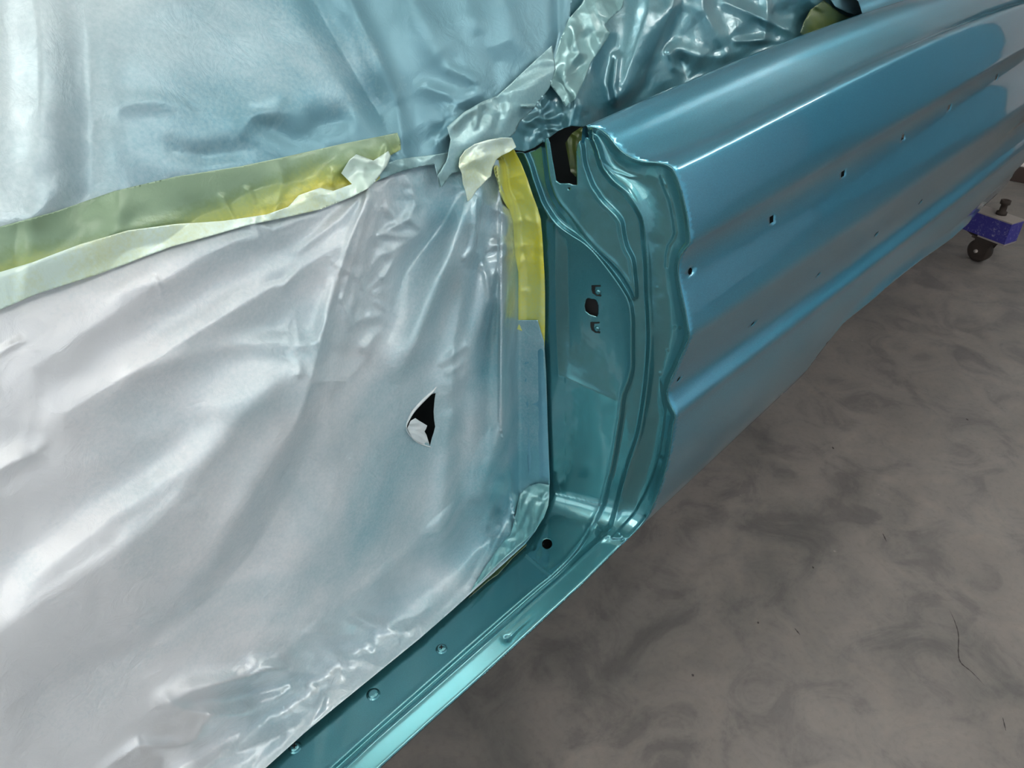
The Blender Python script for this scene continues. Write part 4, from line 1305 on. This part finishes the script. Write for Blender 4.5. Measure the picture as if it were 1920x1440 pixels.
# ---- crumpled soaked paper behind the shoulder
sh_edge = [(1110, 240), (1150, 214), (1220, 184), (1290, 157), (1366, 126), (1430, 99), (1491, 74), (1550, 52), (1612, 30)]
cr_poly = [(930, 272), (950, 235), (985, 185), (1015, 140), (1040, 120), (1048, 60), (1058, -60), (1060, -120), (1650, -120), (1648, -60), (1640, 0), (1632, 22), (1618, 38), (1550, 62), (1491, 84), (1430, 109), (1366, 136), (1290, 167), (1220, 194), (1150, 224), (1120, 240), (1104, 248), (1097, 238), (1072, 236), (1058, 240), (1046, 246), (1030, 258), (1018, 266), (1002, 277), (985, 284), (970, 282)]
CR_F = [
    ([(1225, -60, 14), (1215, 20, 16), (1190, 100, 15), (1168, 160, 12), (1160, 205, 8)], 26, 20, .4),
    ([(1275, -60, 14), (1262, 10, 16), (1230, 90, 15), (1200, 150, 12), (1175, 190, 6)], 16, 22, .5),
    ([(1285, -40, -8), (1275, 20, -10), (1240, 90, -12), (1215, 130, -12), (1200, 175, -8)], 14, 16, .4),
    ([(1100, -60, 6), (1120, 20, 9), (1135, 60, 8), (1110, 120, 6), (1085, 190, 5)], 16, 20, .5),
    ([(1075, 60, 8), (1085, 100, 10), (1060, 135, 9), (1058, 165, 6)], 10, 12, .6),
    ([(1050, 165, -8), (1056, 200, -10), (1052, 235, -8)], 10, 10, .5),
    ([(1160, 205, 8), (1150, 160, 10), (1156, 110, 8)], 8, 8, .5),
    ([(1310, -60, 6), (1320, 20, 9), (1345, 70, 8), (1366, 105, 4)], 14, 12, .7),
    ([(1360, 5, 5), (1400, 22, 8), (1450, 45, 8), (1500, 68, 3)], 10, 8, .8),
    ([(1255, 100, 10), (1265, 125, 8), (1285, 140, 4)], 10, 8, .7),
    ([(1275, 115, -10), (1290, 150, -10), (1310, 140, -6)], 10, 10, .5),
    ([(1270, 90, 5), (1310, 105, 6), (1366, 108, 3)], 12, 12, .5),
    ([(1380, 78, 4), (1420, 76, 6), (1460, 78, 4)], 6, 5, .8),
    ([(1435, -20, 6), (1440, 30, 7), (1432, 75, 6)], 8, 10, .7),
    ([(1500, -60, 8), (1520, 0, 10), (1545, 25, 8)], 12, 12, .6),
    ([(1480, 20, -8), (1520, 45, -14), (1560, 40, -10)], 22, 22, .2),
    ([(990, 230, 4), (1010, 215, 6), (1030, 190, 5)], 7, 7, .7),
]


def T_cr(D, P):
    t = T_paper(D)
    L = np.linalg.norm(D, axis=1)
    tj = T_jamb(D)
    w = (1 - sstep(P[:, 0], 1060, 1140)) * sstep(P[:, 1], 120, 230)
    return t * (1 - w) + np.minimum(t, tj + 0.01 / L) * w + 0.012 / L


def cr_h(P):
    h = np.zeros(len(P))
    for pts, wl, wr, sh in CR_F:
        h += fold(P, pts, wl, wr, sh)
    x, y = P[:, 0], P[:, 1]
    a = 0.030 * (crumple(P, 110, 81, 6, .15) - .5) * sstep(x, 1180, 1300) + 0.006 * (crumple(P, 60, 82, 6, .2) - .5)
    m = np.exp(-(((x - 1030) / 60) ** 2 + ((y - 225) / 55) ** 2))
    a += 0.014 * m * (crumple(P, 24, 83) - .5)
    d = seg_dist(P, sh_edge)[0]
    a += 0.010 * np.exp(-(d / 40) ** 2) * (crumple(P, 34, 84, 6, .2) - .5)
    h += a
    return h * sstep(d, -5, 30)


cr = sheet('masking_paper', cr_poly, T_cr, cr_h, PAPER_DARK, None, step=2.6, thick=0.0002, loc=(1.2, 0.75, 1.2))
tag(cr, 'shiny crumpled dark teal paper stuffed along the inside of the rear shoulder', 'masking paper')



def t3_h(P):
    return np.maximum(cr_h(P), 0.0) + 0.013 + 0.012 * (crumple(P, 50, 121, 7, .3) - .4) + fold(P, [(1068, 20, 3), (1085, 60, 6), (1062, 110, 6), (1052, 160, 3)], 12, 12, .4)


o = sheet('masking_tape', t3, T_cr, t3_h, m_paper('masking_tape_dull_teal', (0.20, 0.36, 0.37), (0.10, 0.25, 0.27), 0.3, 0.8, 0.33, 22.0, None, 0.4, 0.4, crinkle=.12), None, step=2.6, thick=0.0002, loc=(1.0, 0.75, 1.3))
tag(o, 'crumpled grey-green tape climbing steeply beside the shiny paper at the top edge', 'masking tape')
t4 = [(1500, 62), (1508, 40), (1520, 18), (1545, 0), (1562, 14), (1578, 26), (1600, 34), (1590, 44), (1550, 56), (1515, 70)]
o = sheet('masking_tape', t4, T_cr, lambda P: np.maximum(cr_h(P), 0) + 0.012 + 0.01 * (crumple(P, 40, 131) - .5), TAPE_OLIVE, None, step=3, thick=0.0002, loc=(1.8, 0.75, 1.2))
tag(o, 'dark olive tape in the shadow at the far end of the shoulder', 'masking tape')

t5 = [(1546, -30), (1600, -45), (1650, -45), (1634, 8), (1614, 29), (1590, 24), (1566, 12), (1556, -2)]
o = sheet('masking_paper', t5, T_cr, lambda P: np.maximum(cr_h(P), 0) + 0.018 + 0.012 * (crumple(P, 50, 133) - .5), PAPER_UP, None, step=3, thick=0.0002, loc=(1.8, 0.75, 1.2))
tag(o, 'small grey-blue paper corner at the top edge, beside the dark olive tape', 'masking paper')
# things seen through the slot in the post
sl = [(1060, 268), (1072, 250), (1090, 238), (1100, 246), (1094, 270), (1088, 300), (1080, 332), (1070, 322), (1066, 300)]
o = sheet('masking_tape', sl, lambda D, P: T_jamb(D) + 0.045 / np.linalg.norm(D, axis=1), lambda P: 0.008 * (crumple(P, 20, 140) - .5), TAPE_OLIVE, None, step=2.5, loc=(0.9, 0.68, 1.1))
tag(o, 'olive tape deep inside the dark slot at the top of the post', 'masking tape')

# ------------------------------------------------------------------ blue rolling stand
def gp(px, py, z=0.0):
    D = dirs([px], [py])[0]
    return np.array([0, 0, CAMZ]) + D * ((CAMZ - z) / -D[2])


def m_blue():
    m, nt, b = nmat('scratched_blue_enamel')
    pos = geo_pos(nt)
    n = noise(nt, 55, 6, 0.75, vec=pos, dist=1.0)
    c = ramp(nt, n.outputs[0], [(0.52, (0.025, 0.022, 0.20)), (0.60, (0.08, 0.08, 0.25)), (0.72, (0.4, 0.4, 0.45))])
    nt.links.new(c.outputs[0], b.inputs['Base Color']); b.inputs['Roughness'].default_value = 0.6
    return m


BLUE = m_blue()
STEEL = m_simple('worn_bare_steel', (0.30, 0.27, 0.25), 0.6, 0.3)
RUST = m_simple('rusty_black_iron', (0.035, 0.025, 0.02), 0.8, 0.2)
wc = gp(1833, 478)
print('STAND floor', wc)

A = gp(1837, 397.5, .22); B = gp(1898, 419, .22); Cc = gp(1913, 409, .22)
u = (B - A); u[2] = 0; L_ = np.linalg.norm(u); u /= L_
w = np.array([-u[1], u[0], 0])
if w @ (Cc - B) < 0: w = -w
wid = max(0.05, abs(w @ (Cc - B)))
print('DBG stand', A, B, L_, wid, u, w)
st = empty('rolling_stand', tuple(wc), 'scratched blue steel stand foot with a black castor, showing beneath the rear of the car', 'stand')


def obox(o_, du, dw, dz, a0, a1, b0_, b1, z0, z1):
    V = [tuple(o_ + u * a + w * b + np.array([0, 0, z])) for z in (z0, z1) for a, b in ((a0, b0_), (a1, b0_), (a1, b1), (a0, b1))]
    return V, [[3, 2, 1, 0], [4, 5, 6, 7], [0, 1, 5, 4], [1, 2, 6, 5], [2, 3, 7, 6], [3, 0, 4, 7]]


Bf = np.array([B[0], B[1], 0.0])
beam = mesh_obj('beam', *obox(Bf, 0, 0, 0, -0.55, 0, 0, wid, 0.125, 0.215), BLUE, st, smooth=False)
mesh_obj('top_plate', *obox(Bf, 0, 0, 0, -0.55, 0.002, -0.003, wid + 0.003, 0.2152, 0.2205), STEEL, st, smooth=False)
mesh_obj('bottom_plate', *obox(Bf, 0, 0, 0, -0.12, 0.0, 0.0, wid, 0.118, 0.1248), STEEL, st, smooth=False)
bc = gp(1877, 402, .22)
mesh_obj('bolt', *lathe([(0.021, 0.0), (0.021, 0.012), (0.014, 0.013), (0.013, 0.045), (0.020, 0.046), (0.020, 0.062), (0.012, 0.063), (0.010, 0.05)], (bc[0], bc[1], 0.2205), n=20), RUST, st)
# castor: fork plates, wheel, axle
cx = Bf - u * 0.09 + w * wid * 0.5
ax = tuple(w)
wheel_c = cx - u * 0.02 + np.array([0, 0, 0.05])
mesh_obj('castor_wheel', *lathe([(0.012, -0.020), (0.038, -0.020), (0.049, -0.016), (0.050, 0.0), (0.049, 0.016), (0.038, 0.020), (0.012, 0.020)], tuple(wheel_c), ax, 24), RUST, st)
for k in (-1, 1):
    o_ = cx + w * k * 0.026
    V = [tuple(o_ + u * a + w * b + np.array([0, 0, z])) for b in (-0.002, 0.002) for a, z in ((-0.045, 0.105), (0.035, 0.105), (0.01, 0.04), (-0.035, 0.035))]
    mesh_obj('castor_fork', V, [[0, 1, 2, 3], [7, 6, 5, 4], [0, 4, 5, 1], [1, 5, 6, 2], [2, 6, 7, 3], [3, 7, 4, 0]], RUST, st, smooth=False)
mesh_obj('swivel_plate', *obox(cx, 0, 0, 0, -0.055, 0.05, -0.04, 0.04, 0.105, 0.118), RUST, st, smooth=False)
mesh_obj('axle', *tube([tuple(wheel_c - w * 0.035), tuple(wheel_c + w * 0.035)], 0.008, 10), STEEL, st)
mesh_obj('brake_lever', *tube([tuple(wheel_c + np.array([0, 0, 0.045])), tuple(wheel_c - u * 0.06 + np.array([0, 0, 0.055])), tuple(wheel_c - u * 0.085 + np.array([0, 0, 0.062]))], [0.006, 0.006, 0.004], 8), RUST, st)

# pale carton on dark boards at the right edge
pc = gp(1903, 342)
bx0 = empty('carton', (pc[0] + 0.18, pc[1] - 0.02, 0), 'small white carton on a dark brown base standing on the floor behind the car', 'box')
mesh_obj('base_board', *box_mesh(pc[0] + 0.18, pc[1] - 0.02, 0.04, 0.34, 0.34, 0.08, 0.004), m_simple('dark_brown_board', (0.045, 0.028, 0.022), 0.7), bx0, smooth=False)
mesh_obj('carton_box', *box_mesh(pc[0] + 0.18, pc[1] - 0.02, 0.15, 0.31, 0.31, 0.139, 0.004), m_simple('white_board', (0.75, 0.70, 0.66), 0.6), bx0, smooth=False)
